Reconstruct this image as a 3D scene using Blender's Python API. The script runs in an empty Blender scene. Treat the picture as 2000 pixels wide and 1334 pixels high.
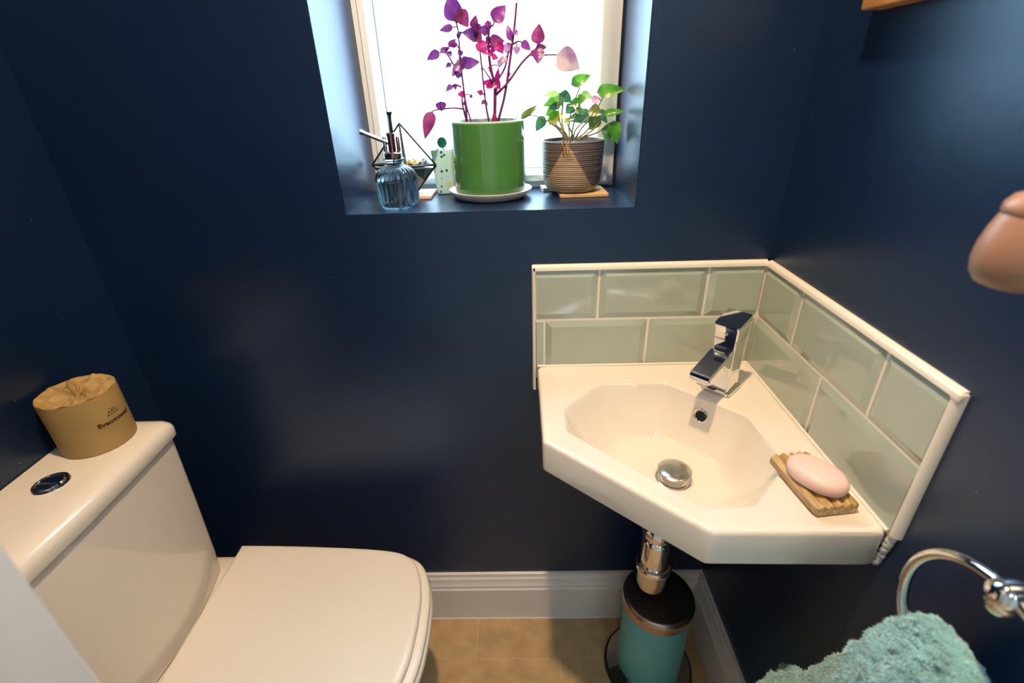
import bpy, bmesh, math, random
from mathutils import Vector, Matrix, noise
random.seed(7)
C = bpy.context.scene.collection
PI = math.pi

# ---------------------------------------------------------------- camera, world, lights, exposure
cam_data = bpy.data.cameras.new('camera'); cam = bpy.data.objects.new('camera', cam_data); C.objects.link(cam)
cam.location = (-0.45257, -0.86829, 1.3022)
cam.rotation_euler = (1.096032, 0.027928, 0.009295)
cam_data.sensor_width = 36.0; cam_data.lens = 17.222
cam_data.clip_start = 0.01
cam_data.dof.use_dof = True; cam_data.dof.focus_distance = 1.05; cam_data.dof.aperture_fstop = 4.0
bpy.context.scene.camera = cam

world = bpy.data.worlds.new('overcast_sky'); bpy.context.scene.world = world
world.use_nodes = True
wn = world.node_tree; bg = wn.nodes['Background']
# overcast sky: three times brighter overhead than at the horizon, pale ground below
wtc = wn.nodes.new('ShaderNodeTexCoord'); wsp = wn.nodes.new('ShaderNodeSeparateXYZ')
wmr = wn.nodes.new('ShaderNodeMapRange'); wmr.inputs['From Min'].default_value = 0.0; wmr.inputs['From Max'].default_value = 1.0
wmr.inputs['To Min'].default_value = 7.0; wmr.inputs['To Max'].default_value = 27.0
wn.links.new(wtc.outputs['Generated'], wsp.inputs[0]); wn.links.new(wsp.outputs['Z'], wmr.inputs['Value'])
wn.links.new(wmr.outputs['Result'], bg.inputs['Strength'])
bg.inputs['Color'].default_value = (0.56, 0.82, 1.0, 1)

def light(name, kind, loc, energy, color, size=0.1, rot=(0, 0, 0)):
    d = bpy.data.lights.new(name, kind); d.energy = energy; d.color = color
    if kind == 'AREA':
        d.shape = 'DISK'; d.size = size
    else:
        d.shadow_soft_size = size
    o = bpy.data.objects.new(name, d); o.location = loc; o.rotation_euler = rot; C.objects.link(o)
    return o
light('ceiling_downlight_lamp', 'AREA', (-0.48, -0.50, 2.335), 27.0, (1.0, 0.72, 0.43), 0.07)
light('hallway_lamp', 'AREA', (-0.55, -1.75, 2.33), 3.5, (1.0, 0.92, 0.86), 0.25)

vs = bpy.context.scene.view_settings
vs.view_transform = 'Standard'; vs.look = 'None'; vs.exposure = 0.0; vs.gamma = 1.0; vs.use_curve_mapping = False
bpy.context.scene.cycles.max_bounces = 10
bpy.context.scene.cycles.transparent_max_bounces = 16
bpy.context.scene.cycles.sample_clamp_indirect = 6.0
bpy.context.scene.cycles.use_denoising = True

# ---------------------------------------------------------------- materials
def mat(name, color, rough=0.5, metal=0.0, spec=0.5, trans=0.0, coat=0.0, ior=1.5, bump=0.0, bump_scale=200.0,
        var=0.0, var_scale=8.0, sheen=0.0, sss=0.0):
    m = bpy.data.materials.new(name); m.use_nodes = True
    nt = m.node_tree; b = nt.nodes['Principled BSDF']
    b.inputs['Base Color'].default_value = (*color, 1); b.inputs['Roughness'].default_value = rough
    b.inputs['Metallic'].default_value = metal; b.inputs['Specular IOR Level'].default_value = spec
    b.inputs['Transmission Weight'].default_value = trans; b.inputs['Coat Weight'].default_value = coat
    b.inputs['Coat Roughness'].default_value = 0.05; b.inputs['IOR'].default_value = ior
    b.inputs['Sheen Weight'].default_value = sheen
    tc = nt.nodes.new('ShaderNodeTexCoord')
    if var > 0:
        n = nt.nodes.new('ShaderNodeTexNoise'); n.inputs['Scale'].default_value = var_scale; n.inputs['Detail'].default_value = 6
        nt.links.new(tc.outputs['Object'], n.inputs['Vector'])
        r = nt.nodes.new('ShaderNodeValToRGB')
        r.color_ramp.elements[0].position = 0.3; r.color_ramp.elements[1].position = 0.7
        r.color_ramp.elements[0].color = (*[c * (1 - var) for c in color], 1)
        r.color_ramp.elements[1].color = (*[min(1, c * (1 + var)) for c in color], 1)
        nt.links.new(n.outputs['Fac'], r.inputs['Fac']); nt.links.new(r.outputs['Color'], b.inputs['Base Color'])
    if bump > 0:
        n2 = nt.nodes.new('ShaderNodeTexNoise'); n2.inputs['Scale'].default_value = bump_scale; n2.inputs['Detail'].default_value = 3
        nt.links.new(tc.outputs['Object'], n2.inputs['Vector'])
        bp = nt.nodes.new('ShaderNodeBump'); bp.inputs['Strength'].default_value = bump; bp.inputs['Distance'].default_value = 0.002
        nt.links.new(n2.outputs['Fac'], bp.inputs['Height']); nt.links.new(bp.outputs['Normal'], b.inputs['Normal'])
    return m

def paint_material():
    m = mat('navy_satin_paint', (0.004, 0.014, 0.050), rough=0.35, spec=0.9, bump=0.12, bump_scale=90)
    nt = m.node_tree; b = nt.nodes['Principled BSDF']
    b.inputs['Specular Tint'].default_value = (0.62, 0.80, 1.0, 1)  # blue of the window's reflections tinted into the paint's specular
    tc = nt.nodes['Texture Coordinate']
    v = nt.nodes.new('ShaderNodeTexVoronoi'); v.inputs['Scale'].default_value = 26
    nt.links.new(tc.outputs['Object'], v.inputs['Vector'])
    lt = nt.nodes.new('ShaderNodeMath'); lt.operation = 'LESS_THAN'; lt.inputs[1].default_value = 0.030
    nt.links.new(v.outputs['Distance'], lt.inputs[0])
    n = nt.nodes.new('ShaderNodeTexNoise'); n.inputs['Scale'].default_value = 2.5; n.inputs['Detail'].default_value = 2
    nt.links.new(tc.outputs['Object'], n.inputs['Vector'])
    gt = nt.nodes.new('ShaderNodeMath'); gt.operation = 'GREATER_THAN'; gt.inputs[1].default_value = 0.5
    nt.links.new(n.outputs['Fac'], gt.inputs[0])
    mu = nt.nodes.new('ShaderNodeMath'); mu.operation = 'MULTIPLY'
    nt.links.new(lt.outputs[0], mu.inputs[0]); nt.links.new(gt.outputs[0], mu.inputs[1])
    n2 = nt.nodes.new('ShaderNodeTexNoise'); n2.inputs['Scale'].default_value = 3; n2.inputs['Detail'].default_value = 5
    nt.links.new(tc.outputs['Object'], n2.inputs['Vector'])
    r = nt.nodes.new('ShaderNodeValToRGB')
    r.color_ramp.elements[0].position = 0.3; r.color_ramp.elements[1].position = 0.7
    r.color_ramp.elements[0].color = (0.0036, 0.0125, 0.043, 1); r.color_ramp.elements[1].color = (0.0052, 0.017, 0.060, 1)
    nt.links.new(n2.outputs['Fac'], r.inputs['Fac'])
    mx = nt.nodes.new('ShaderNodeMix'); mx.data_type = 'RGBA'
    nt.links.new(mu.outputs[0], mx.inputs['Factor']); nt.links.new(r.outputs['Color'], mx.inputs[6])
    mx.inputs[7].default_value = (0.16, 0.18, 0.22, 1)
    nt.links.new(mx.outputs[2], b.inputs['Base Color'])
    return m

M = {}
M['paint'] = paint_material()
M['ceiling'] = mat('white_ceiling_paint', (0.75, 0.75, 0.73), 0.8)
M['hall'] = mat('pale_hall_paint', (0.62, 0.60, 0.57), 0.7)
M['gloss_white'] = mat('white_gloss_woodwork', (0.69, 0.65, 0.63), 0.28, bump=0.04, bump_scale=40)
M['upvc'] = mat('white_window_plastic', (0.80, 0.85, 0.88), 0.3)  # base cooled to bluish, countering the beige cast of the lamp
M['seal'] = mat('grey_window_seal', (0.16, 0.18, 0.20), 0.6)
M['ceramic'] = mat('white_ceramic', (0.80, 0.738, 0.665), 0.09, coat=0.5)  # warm lamplight partly baked into the white base colour
M['seat_plastic'] = mat('white_seat_plastic', (0.80, 0.745, 0.68), 0.2)
M['chrome'] = mat('chrome', (0.80, 0.80, 0.80), 0.06, metal=1.0)
M['chrome_brushed'] = mat('brushed_chrome', (0.62, 0.60, 0.57), 0.25, metal=1.0, bump=0.1, bump_scale=60)
M['tile'] = mat('sage_green_glass_tile', (0.40, 0.455, 0.385), 0.06, coat=0.8, var=0.05, var_scale=6)
M['grout'] = mat('cream_grout', (0.80, 0.74, 0.64), 0.6)
M['trim'] = mat('cream_tile_trim', (0.82, 0.77, 0.69), 0.22)
M['silicone'] = mat('white_silicone', (0.75, 0.73, 0.70), 0.35, bump=0.3, bump_scale=150)
M['black'] = mat('black_hole', (0.004, 0.004, 0.004), 0.6)
M['black_plastic'] = mat('black_plastic', (0.012, 0.012, 0.013), 0.35)
M['teal'] = mat('teal_enamel', (0.11, 0.37, 0.39), 0.35, var=0.06)
M['steel_bin'] = mat('bronze_tinted_steel', (0.42, 0.34, 0.29), 0.3, metal=1.0)
M['lid_black'] = mat('dark_bin_lid', (0.07, 0.062, 0.06), 0.28, metal=0.7)
M['wood_frame'] = mat('orange_pine', (0.60, 0.27, 0.07), 0.4, var=0.18, var_scale=14)
M['wood_pull'] = mat('turned_wood', (0.34, 0.18, 0.12), 0.35, var=0.15, var_scale=20)
M['mirror'] = mat('mirror_glass', (0.9, 0.9, 0.9), 0.01, metal=1.0)
M['cord'] = mat('white_cord', (0.7, 0.7, 0.68), 0.8)
M['kraft'] = mat('brown_kraft_paper', (0.41, 0.265, 0.10), 0.62, bump=0.25, bump_scale=60, var=0.10, var_scale=14)
M['ink'] = mat('dark_brown_ink', (0.05, 0.028, 0.012), 0.7)
M['ink_light'] = mat('pale_brown_ink', (0.20, 0.12, 0.05), 0.7)
M['soap'] = mat('pink_soap', (0.86, 0.60, 0.56), 0.42)
M['soap'].node_tree.nodes['Principled BSDF'].inputs['Subsurface Weight'].default_value = 0.3
M['soap'].node_tree.nodes['Principled BSDF'].inputs['Subsurface Radius'].default_value = (0.01, 0.004, 0.003)
M['green_glaze'] = mat('glossy_green_glaze', (0.08, 0.25, 0.06), 0.07, coat=0.8, var=0.08)
M['pale_rim'] = mat('pale_green_rim', (0.45, 0.58, 0.48), 0.2)
M['soil'] = mat('dark_soil', (0.05, 0.035, 0.03), 0.95, bump=1.0, bump_scale=300)
M['saucer'] = mat('white_saucer', (0.62, 0.58, 0.56), 0.3)
M['clear_glass'] = mat('ribbed_clear_glass', (0.80, 0.92, 0.97), 0.02, trans=1.0, ior=1.45)
M['liquid'] = mat('pale_blue_water', (0.45, 0.62, 0.75), 0.0, trans=1.0, ior=1.33)
M['thin_wire'] = mat('dark_wire', (0.02, 0.03, 0.035), 0.4, metal=0.6)
M['pump_copper'] = mat('pink_gold_metal', (0.42, 0.25, 0.23), 0.2, metal=1.0)
M['pump_silver'] = mat('silver_metal', (0.62, 0.58, 0.55), 0.18, metal=1.0)
M['dark_sand'] = mat('dark_navy_sand', (0.020, 0.026, 0.045), 0.8, bump=0.8, bump_scale=300)
M['moss'] = mat('yellow_dry_moss', (0.42, 0.30, 0.08), 0.9)
M['pebble'] = mat('white_pebble', (0.75, 0.75, 0.72), 0.5)
M['pink_tile'] = mat('pale_pink_tile', (0.78, 0.55, 0.47), 0.4)
M['spot_white'] = mat('pale_mint_glaze', (0.45, 0.66, 0.62), 0.35)
M['spot_dark'] = mat('dark_teal_spot', (0.02, 0.09, 0.10), 0.4)
M['spot_yellow'] = mat('yellow_spot', (0.60, 0.66, 0.15), 0.5)
M['coaster'] = mat('light_wood_coaster', (0.66, 0.42, 0.20), 0.5, var=0.12, var_scale=12)
M['dry_root'] = mat('dry_brown_root', (0.32, 0.17, 0.08), 0.9)
M['stem_green'] = mat('green_brown_stem', (0.25, 0.22, 0.10), 0.6)

def leaf_mat(name, c1, c2, rough=0.35, transl=0.2, scale=60):
    m = bpy.data.materials.new(name); m.use_nodes = True; nt = m.node_tree
    b = nt.nodes['Principled BSDF']; out = nt.nodes['Material Output']
    tc = nt.nodes.new('ShaderNodeTexCoord'); n = nt.nodes.new('ShaderNodeTexNoise')
    n.inputs['Scale'].default_value = scale; n.inputs['Detail'].default_value = 4
    nt.links.new(tc.outputs['Object'], n.inputs['Vector'])
    r = nt.nodes.new('ShaderNodeValToRGB'); r.color_ramp.elements[0].position = 0.38; r.color_ramp.elements[1].position = 0.62
    r.color_ramp.elements[0].color = (*c1, 1); r.color_ramp.elements[1].color = (*c2, 1)
    nt.links.new(n.outputs['Fac'], r.inputs['Fac']); nt.links.new(r.outputs['Color'], b.inputs['Base Color'])
    b.inputs['Roughness'].default_value = rough
    t = nt.nodes.new('ShaderNodeBsdfTranslucent'); nt.links.new(r.outputs['Color'], t.inputs['Color'])
    mx = nt.nodes.new('ShaderNodeMixShader'); mx.inputs[0].default_value = transl
    nt.links.new(b.outputs[0], mx.inputs[1]); nt.links.new(t.outputs[0], mx.inputs[2]); nt.links.new(mx.outputs[0], out.inputs[0])
    return m
LEAF = {
 'v': leaf_mat('violet_leaf', (0.085, 0.014, 0.11), (0.16, 0.03, 0.18)),
 'p': leaf_mat('purple_leaf', (0.13, 0.012, 0.11), (0.22, 0.025, 0.17)),
 'r': leaf_mat('crimson_purple_leaf', (0.16, 0.015, 0.08), (0.27, 0.03, 0.11)),
 'm': leaf_mat('magenta_leaf', (0.26, 0.004, 0.10), (0.42, 0.012, 0.17)),
 'l': leaf_mat('lilac_leaf', (0.26, 0.08, 0.21), (0.42, 0.20, 0.32)),
 'pale': leaf_mat('faded_pink_leaf', (0.20, 0.05, 0.14), (0.48, 0.30, 0.27), scale=26),
 'g': leaf_mat('green_leaf', (0.05, 0.20, 0.02), (0.12, 0.34, 0.03), 0.22),
 'lg': leaf_mat('light_green_leaf', (0.25, 0.42, 0.10), (0.40, 0.58, 0.20), 0.25),
 'dg': leaf_mat('dark_green_leaf', (0.03, 0.13, 0.03), (0.06, 0.20, 0.03), 0.22),
 'bg': leaf_mat('glossy_blue_green_leaf', (0.03, 0.13, 0.06), (0.08, 0.22, 0.10), 0.16, 0.15),
 'ol': leaf_mat('olive_leaf', (0.12, 0.17, 0.03), (0.22, 0.26, 0.06), 0.3),
 'y': leaf_mat('yellow_leaf', (0.55, 0.42, 0.03), (0.70, 0.50, 0.05), 0.35),
 'pk': leaf_mat('pink_new_leaf', (0.50, 0.18, 0.38), (0.66, 0.38, 0.54), 0.35),
}
M['stem_purple'] = leaf_mat('purple_stem', (0.16, 0.012, 0.12), (0.26, 0.02, 0.16), 0.5, 0.3)
M['stem_magenta'] = leaf_mat('magenta_stem', (0.35, 0.01, 0.12), (0.45, 0.02, 0.16), 0.5, 0.3)

def pane_material():
    m = bpy.data.materials.new('frosted_window_glass'); m.use_nodes = True; nt = m.node_tree
    for n in list(nt.nodes):
        if n.type == 'BSDF_PRINCIPLED': nt.nodes.remove(n)
    out = nt.nodes['Material Output']
    a = nt.nodes.new('ShaderNodeBsdfTransparent'); t = nt.nodes.new('ShaderNodeBsdfTranslucent')
    t.inputs['Color'].default_value = (0.97, 0.98, 0.98, 1)
    g = nt.nodes.new('ShaderNodeBsdfGlossy'); g.inputs['Roughness'].default_value = 0.15
    m1 = nt.nodes.new('ShaderNodeMixShader'); m1.inputs[0].default_value = 0.45
    nt.links.new(a.outputs[0], m1.inputs[1]); nt.links.new(t.outputs[0], m1.inputs[2])
    m2 = nt.nodes.new('ShaderNodeMixShader'); m2.inputs[0].default_value = 0.05
    nt.links.new(m1.outputs[0], m2.inputs[1]); nt.links.new(g.outputs[0], m2.inputs[2]); nt.links.new(m2.outputs[0], out.inputs[0])
    return m
M['pane'] = pane_material()

def thin_glass():
    m = bpy.data.materials.new('thin_clear_glass'); m.use_nodes = True; nt = m.node_tree
    for n in list(nt.nodes):
        if n.type == 'BSDF_PRINCIPLED': nt.nodes.remove(n)
    out = nt.nodes['Material Output']
    a = nt.nodes.new('ShaderNodeBsdfTransparent'); a.inputs['Color'].default_value = (0.90, 0.95, 0.95, 1)
    g = nt.nodes.new('ShaderNodeBsdfGlossy'); g.inputs['Roughness'].default_value = 0.03
    m2 = nt.nodes.new('ShaderNodeMixShader'); m2.inputs[0].default_value = 0.12
    nt.links.new(a.outputs[0], m2.inputs[1]); nt.links.new(g.outputs[0], m2.inputs[2]); nt.links.new(m2.outputs[0], out.inputs[0])
    return m
M['thin_glass'] = thin_glass()

# ---------------------------------------------------------------- helpers
def link(name, me, parent=None, m=None, smooth=None):
    o = bpy.data.objects.new(name, me); C.objects.link(o)
    if m is not None: me.materials.append(m)
    if smooth is not None:
        me.shade_smooth()
        if smooth < 180: me.set_sharp_from_angle(angle=math.radians(smooth))
    if parent is not None:
        o.parent = parent
        o.matrix_parent_inverse = Matrix.Translation(-Vector(parent.location))
    return o
def bm_obj(name, bm, m, parent=None, smooth=None):
    bmesh.ops.recalc_face_normals(bm, faces=bm.faces)
    me = bpy.data.meshes.new(name); bm.to_mesh(me); bm.free()
    return link(name, me, parent, m, smooth)
def thing(name, label, cat, loc=(0, 0, 0), group=None):
    o = bpy.data.objects.new(name, None); C.objects.link(o); o.location = loc
    o.empty_display_size = 0.02
    return tag(o, label, cat, group)
def tag(o, label, cat, group=None):
    o['label'] = label; o['category'] = cat
    if group: o['group'] = group
    return o
def structure(o):
    o['kind'] = 'structure'; return o
def box_bm(a, b, bev=0.0, seg=2, bm=None):
    own = bm is None
    bm2 = bmesh.new()
    bmesh.ops.create_cube(bm2, size=1)
    for v in bm2.verts:
        v.co = Vector([(a[i] + b[i]) / 2 + v.co[i] * (b[i] - a[i]) for i in range(3)])
    if bev > 0:
        bmesh.ops.bevel(bm2, geom=bm2.edges[:], offset=bev, segments=seg, affect='EDGES', profile=0.5)
    if own: return bm2
    me = bpy.data.meshes.new('t'); bm2.to_mesh(me); bm2.free(); bm.from_mesh(me); bpy.data.meshes.remove(me)
    return bm
def box(name, a, b, m, parent=None, bev=0.0, seg=2, smooth=None):
    return bm_obj(name, box_bm(a, b, bev, seg), m, parent, smooth if smooth is not None else (35 if bev > 0 else None))
def loft_bm(rings, cap0=True, cap1=True, closed=True, bm=None):
    bm = bm or bmesh.new()
    R = [[bm.verts.new(p) for p in r] for r in rings]
    n = len(R[0])
    for i in range(len(R) - 1):
        for j in range(n if closed else n - 1):
            k = (j + 1) % n
            bm.faces.new((R[i][j], R[i][k], R[i + 1][k], R[i + 1][j]))
    if cap0: bm.faces.new(R[0][::-1])
    if cap1: bm.faces.new(R[-1])
    return bm
def lathe_bm(prof, c=(0, 0, 0), n=48, cap0=True, cap1=True, axis=None, bm=None, rmod=None):
    rings = []
    q = Vector((0, 0, 1)).rotation_difference(Vector(axis)) if axis is not None else None
    for r, z in prof:
        ring = []
        for j in range(n):
            a = 2 * PI * j / n
            rr = r * (rmod(a, z) if rmod else 1)
            p = Vector((rr * math.cos(a), rr * math.sin(a), z))
            if q: p = q @ p
            ring.append(p + Vector(c))
        rings.append(ring)
    return loft_bm(rings, cap0, cap1, bm=bm)
def lathe(name, prof, c, m, parent=None, n=48, axis=None, smooth=40, cap0=True, cap1=True, rmod=None):
    return bm_obj(name, lathe_bm(prof, c, n, cap0, cap1, axis, None, rmod), m, parent, smooth)
def catmull(pts, sub=6):
    pts = [Vector(p) for p in pts]
    P = [pts[0] * 2 - pts[1]] + pts + [pts[-1] * 2 - pts[-2]]
    out = []
    for i in range(1, len(P) - 2):
        for s in range(sub):
            t = s / sub
            a, b, c, d = P[i - 1], P[i], P[i + 1], P[i + 2]
            out.append(0.5 * ((2 * b) + (c - a) * t + (2 * a - 5 * b + 4 * c - d) * t * t + (3 * b - a - 3 * c + d) * t ** 3))
    out.append(pts[-1])
    return out
def tube_bm(pts, r, n=8, bm=None, r1=None, cap=True, closed=False):
    pts = [Vector(p) for p in pts]; rings = []
    up = Vector((0.13, 0.31, 0.94)).normalized()
    L = len(pts)
    for i, p in enumerate(pts):
        if closed: d = (pts[(i + 1) % L] - pts[i - 1]).normalized()
        else: d = (pts[min(i + 1, L - 1)] - pts[max(i - 1, 0)]).normalized()
        x = d.cross(up); x = x.normalized() if x.length > 1e-4 else Vector((1, 0, 0))
        y = d.cross(x).normalized(); up = -y if False else up
        rr = r + ((r1 if r1 is not None else r) - r) * i / (L - 1)
        rings.append([p + x * rr * math.cos(2 * PI * j / n) + y * rr * math.sin(2 * PI * j / n) for j in range(n)])
    if closed:
        rings.append(rings[0]); b = bm or bmesh.new()
        R = [[b.verts.new(q) for q in rg] for rg in rings[:-1]]
        for i in range(L):
            for j in range(n):
                k = (j + 1) % n; b.faces.new((R[i][j], R[i][k], R[(i + 1) % L][k], R[(i + 1) % L][j]))
        return b
    return loft_bm(rings, cap, cap, bm=bm)
def tube(name, pts, r, m, parent=None, n=8, r1=None, smooth=60, closed=False):
    return bm_obj(name, tube_bm(pts, r, n, None, r1, closed=closed), m, parent, smooth)
def prism_bm(poly, axis_pts):
    """poly: list of 2D points (u, v); axis_pts: (origin, U, V, W0, W1)"""
    O, U, V, W0, W1 = [Vector(a) for a in axis_pts]
    return loft_bm([[O + W0 + U * u + V * v for u, v in poly], [O + W1 + U * u + V * v for u, v in poly]])
def fillet(poly, rad, seg=5):
    out = []
    n = len(poly)
    rads = rad if isinstance(rad, (list, tuple)) else [rad] * n
    for i in range(n):
        p0, p1, p2 = Vector(poly[i - 1]), Vector(poly[i]), Vector(poly[(i + 1) % n])
        a = (p0 - p1).normalized(); b = (p2 - p1).normalized()
        ang = a.angle(b); r = rads[i]
        d = min(r / math.tan(ang / 2), (p0 - p1).length * .48, (p2 - p1).length * .48); r = d * math.tan(ang / 2)
        c = p1 + (a + b).normalized() * (r / math.sin(ang / 2))
        s = p1 + a * d; e = p1 + b * d
        for k in range(seg + 1):
            t = k / seg
            v = (s - c).lerp(e - c, t).normalized() * r
            out.append(c + v)
    return out
def radial(poly, c, angles):
    """distance from c to the outline along every angle"""
    c = Vector(c); res = []
    n = len(poly)
    for a in angles:
        d = Vector((math.cos(a), math.sin(a))); best = None
        for i in range(n):
            p, q = poly[i], poly[(i + 1) % n]
            e = q - p; den = d.x * e.y - d.y * e.x
            if abs(den) < 1e-12: continue
            w = p - c
            t = (w.x * e.y - w.y * e.x) / den; s = (w.x * d.y - w.y * d.x) / den
            if t > 0 and -1e-6 <= s <= 1 + 1e-6: best = t if best is None else max(best, t)
        res.append(best)
    return res

# ---------------------------------------------------------------- the room shell
WX, WY = 0.008, 0.008           # right wall and back wall plaster faces (tile faces are at 0)
XL, YF, ZC = -1.25, -0.69, 2.35
WIN = (-0.7626, -0.2496, 1.112, 2.05)      # x0, x1, sill z, head z
DEPTH = 0.235

def wall_back_bm():
    bm = bmesh.new()
    xs = [XL - 0.15, WIN[0], WIN[1], WX + 0.15]; zs = [0, WIN[2], WIN[3], ZC]
    V = {}
    def v(i, j, y): 
        k = (i, j, y)
        if k not in V: V[k] = bm.verts.new((xs[i], y, zs[j]))
        return V[k]
    y0, y1 = WY, WY + 0.34
    for i in range(3):
        for j in range(3):
            if (i, j) == (1, 1): continue
            for y in (y0, y1): bm.faces.new((v(i, j, y), v(i + 1, j, y), v(i + 1, j + 1, y), v(i, j + 1, y)))
    ring = [(1, 1), (2, 1), (2, 2), (1, 2)]
    hole = []
    for a in range(4):
        p, q = ring[a], ring[(a + 1) % 4]
        f = bm.faces.new((v(*p, y0), v(*q, y0), v(*q, y1), v(*p, y1)))
    outer = [(0, 0), (3, 0), (3, 3), (0, 3)]
    path = [(i, 0) for i in range(4)] + [(3, j) for j in range(1, 4)] + [(i, 3) for i in (2, 1, 0)] + [(0, 2), (0, 1)]
    for a in range(len(path)):
        p, q = path[a], path[(a + 1) % len(path)]
        bm.faces.new((v(*p, y0), v(*q, y0), v(*q, y1), v(*p, y1)))
    bm.edges.ensure_lookup_table()
    es = []
    for e in bm.edges:
        a, b = e.verts
        inr = all(WIN[0] - 1e-5 <= w.co.x <= WIN[1] + 1e-5 and WIN[2] - 1e-5 <= w.co.z <= WIN[3] + 1e-5 and abs(w.co.y - y0) < 1e-5 for w in (a, b))
        if inr: es.append(e)
    bmesh.ops.bevel(bm, geom=es, offset=0.002, segments=2, affect='EDGES')
    return bm
structure(bm_obj('wall_back', wall_back_bm(), M['paint'], smooth=30))
structure(box('wall_right', (WX, -1.0, 0), (WX + 0.15, WY, ZC), M['paint']))
structure(box('wall_left', (XL - 0.15, YF - 0.1, 0), (XL, WY, ZC), M['paint']))
structure(box('wall_front', (XL, YF - 0.12, 0), (-0.757, YF, ZC), M['paint']))
structure(box('wall_front_lintel', (-0.757, YF - 0.12, 2.05), (WX, YF, ZC), M['paint'])).name = 'wall_front.001'
structure(box('ceiling', (XL - 0.15, -2.6, ZC), (WX + 0.15, WY + 0.1, ZC + 0.1), M['ceiling']))
# the hallway behind the camera
structure(box('wall_hall_back', (XL - 0.15, -2.6, 0), (0.6, -2.5, ZC), M['hall']))
structure(box('wall_hall_left', (XL - 0.15, -2.5, 0), (XL, YF - 0.12, ZC), M['hall']))
structure(box('wall_hall_right', (0.3, -2.5, 0), (0.4, -1.0, ZC), M['hall']))

# floor: screed with separate vinyl tiles
fl = structure(box('floor', (XL - 0.15, -2.6, -0.03), (0.6, WY + 0.1, -0.0015), mat('tile_joint_floor', (0.62, 0.50, 0.34), 0.7)))
floor_mats = [mat('tan_floor_tile', (0.48 * s, 0.315 * s, 0.155 * s), 0.5, var=0.16, var_scale=22, bump=0.2, bump_scale=90) for s in (1.0, 0.95, 1.05)]
TW, TD = 0.62, 0.30
rows = [(-0.1185, WY)] + [(-0.1185 - TD * (k + 1), -0.1185 - TD * k) for k in range(4)]
for r, (y0, y1) in enumerate(rows):
    x = (-0.589 if r % 2 == 0 else -0.372) - 2 * TW
    while x < 0.05:
        a, b = max(x, XL), min(x + TW, WX)
        if b - a > 0.02:
            box('floor_tile', (a + 0.0009, y0 + 0.0009, -0.004), (b - 0.0009, y1 - 0.0009, 0.0), random.choice(floor_mats), fl, bev=0.0005, seg=1)
        x += TW

# skirting boards
SK = [(0, 0), (0.020, 0), (0.020, 0.118), (0.0165, 0.122), (0.0165, 0.130), (0.0125, 0.136), (0.0115, 0.150), (0.0075, 0.155), (0.0065, 0.164), (0.0, 0.166)]
def skirting(name, O, U, W1):
    o = bm_obj(name, prism_bm(SK, (O, U, (0, 0, 1), (0, 0, 0), W1)), M['gloss_white'], smooth=30); return structure(o)
skirting('baseboard_back', (XL, WY, 0), (0, -1, 0), (WX - XL, 0, 0))
skirting('baseboard_right', (WX, WY - 0.001, 0), (-1, 0, 0), (0, -0.99, 0))
skirting('baseboard_left', (XL, YF, 0), (1, 0, 0), (0, -YF, 0))
box('caulk_line', (XL, WY - 0.022, 0.0), (WX, WY - 0.018, 0.004), M['silicone'], bpy.data.objects['baseboard_back'])

# door lining on the left of the doorway, close to the camera
dl = structure(box('door_1', (-0.757, YF - 0.13, 0), (-0.7425, YF + 0.010, 2.05), M['gloss_white'], bev=0.004, seg=3))
box('door_stop', (-0.7425, YF - 0.075, 0), (-0.728, YF - 0.034, 2.04), M['gloss_white'], dl, bev=0.003)
box('architrave', (-0.815, YF, 0), (-0.757, YF + 0.012, 2.09), M['gloss_white'], dl, bev=0.003)

# window
win = bpy.data.objects.new('window_1', None); C.objects.link(win); structure(win); win.location = (-0.506, WY + DEPTH, 1.112)
y0 = WY + DEPTH - 0.005
def frame_bar(nm, a, b, bev=0.003): return box(nm, a, b, M['upvc'], win, bev=bev, seg=2)
x0, x1, z0, z1 = WIN
def frame_rect(nm, inset, wid, ya, yb, m=None):
    a0, a1, c0, c1 = x0 + inset, x1 - inset, z0 + inset, z1 - inset
    bm = bmesh.new()
    prof = [(0, yb), (0, ya), (wid - 0.004, ya), (wid, ya + 0.004), (wid, yb)]
    corners = lambda w: [(a0 + w, c0 + w), (a1 - w, c0 + w), (a1 - w, c1 - w), (a0 + w, c1 - w)]
    R = [[bm.verts.new((cx, y, cz)) for cx, cz in corners(w)] for w, y in prof]
    for i in range(len(R)):
        for j in range(4):
            k = (j + 1) % 4; i2 = (i + 1) % len(R)
            bm.faces.new((R[i][j], R[i][k], R[i2][k], R[i2][j]))
    return bm_obj(nm, bm, m or M['upvc'], win, 30)
frame_rect('window_frame', 0.0005, 0.016, y0, y0 + 0.07)
frame_rect('sash', 0.0145, 0.016, y0 - 0.012, y0 + 0.05)
frame_rect('glazing_bead', 0.030, 0.007, y0 + 0.004, y0 + 0.03)
frame_rect('glazing_seal', 0.0365, 0.0024, y0 + 0.012, y0 + 0.022, M['seal'])
box('pane', (x0 + 0.034, y0 + 0.018, z0 + 0.034), (x1 - 0.034, y0 + 0.022, z1 - 0.034), M['pane'], win)
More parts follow.
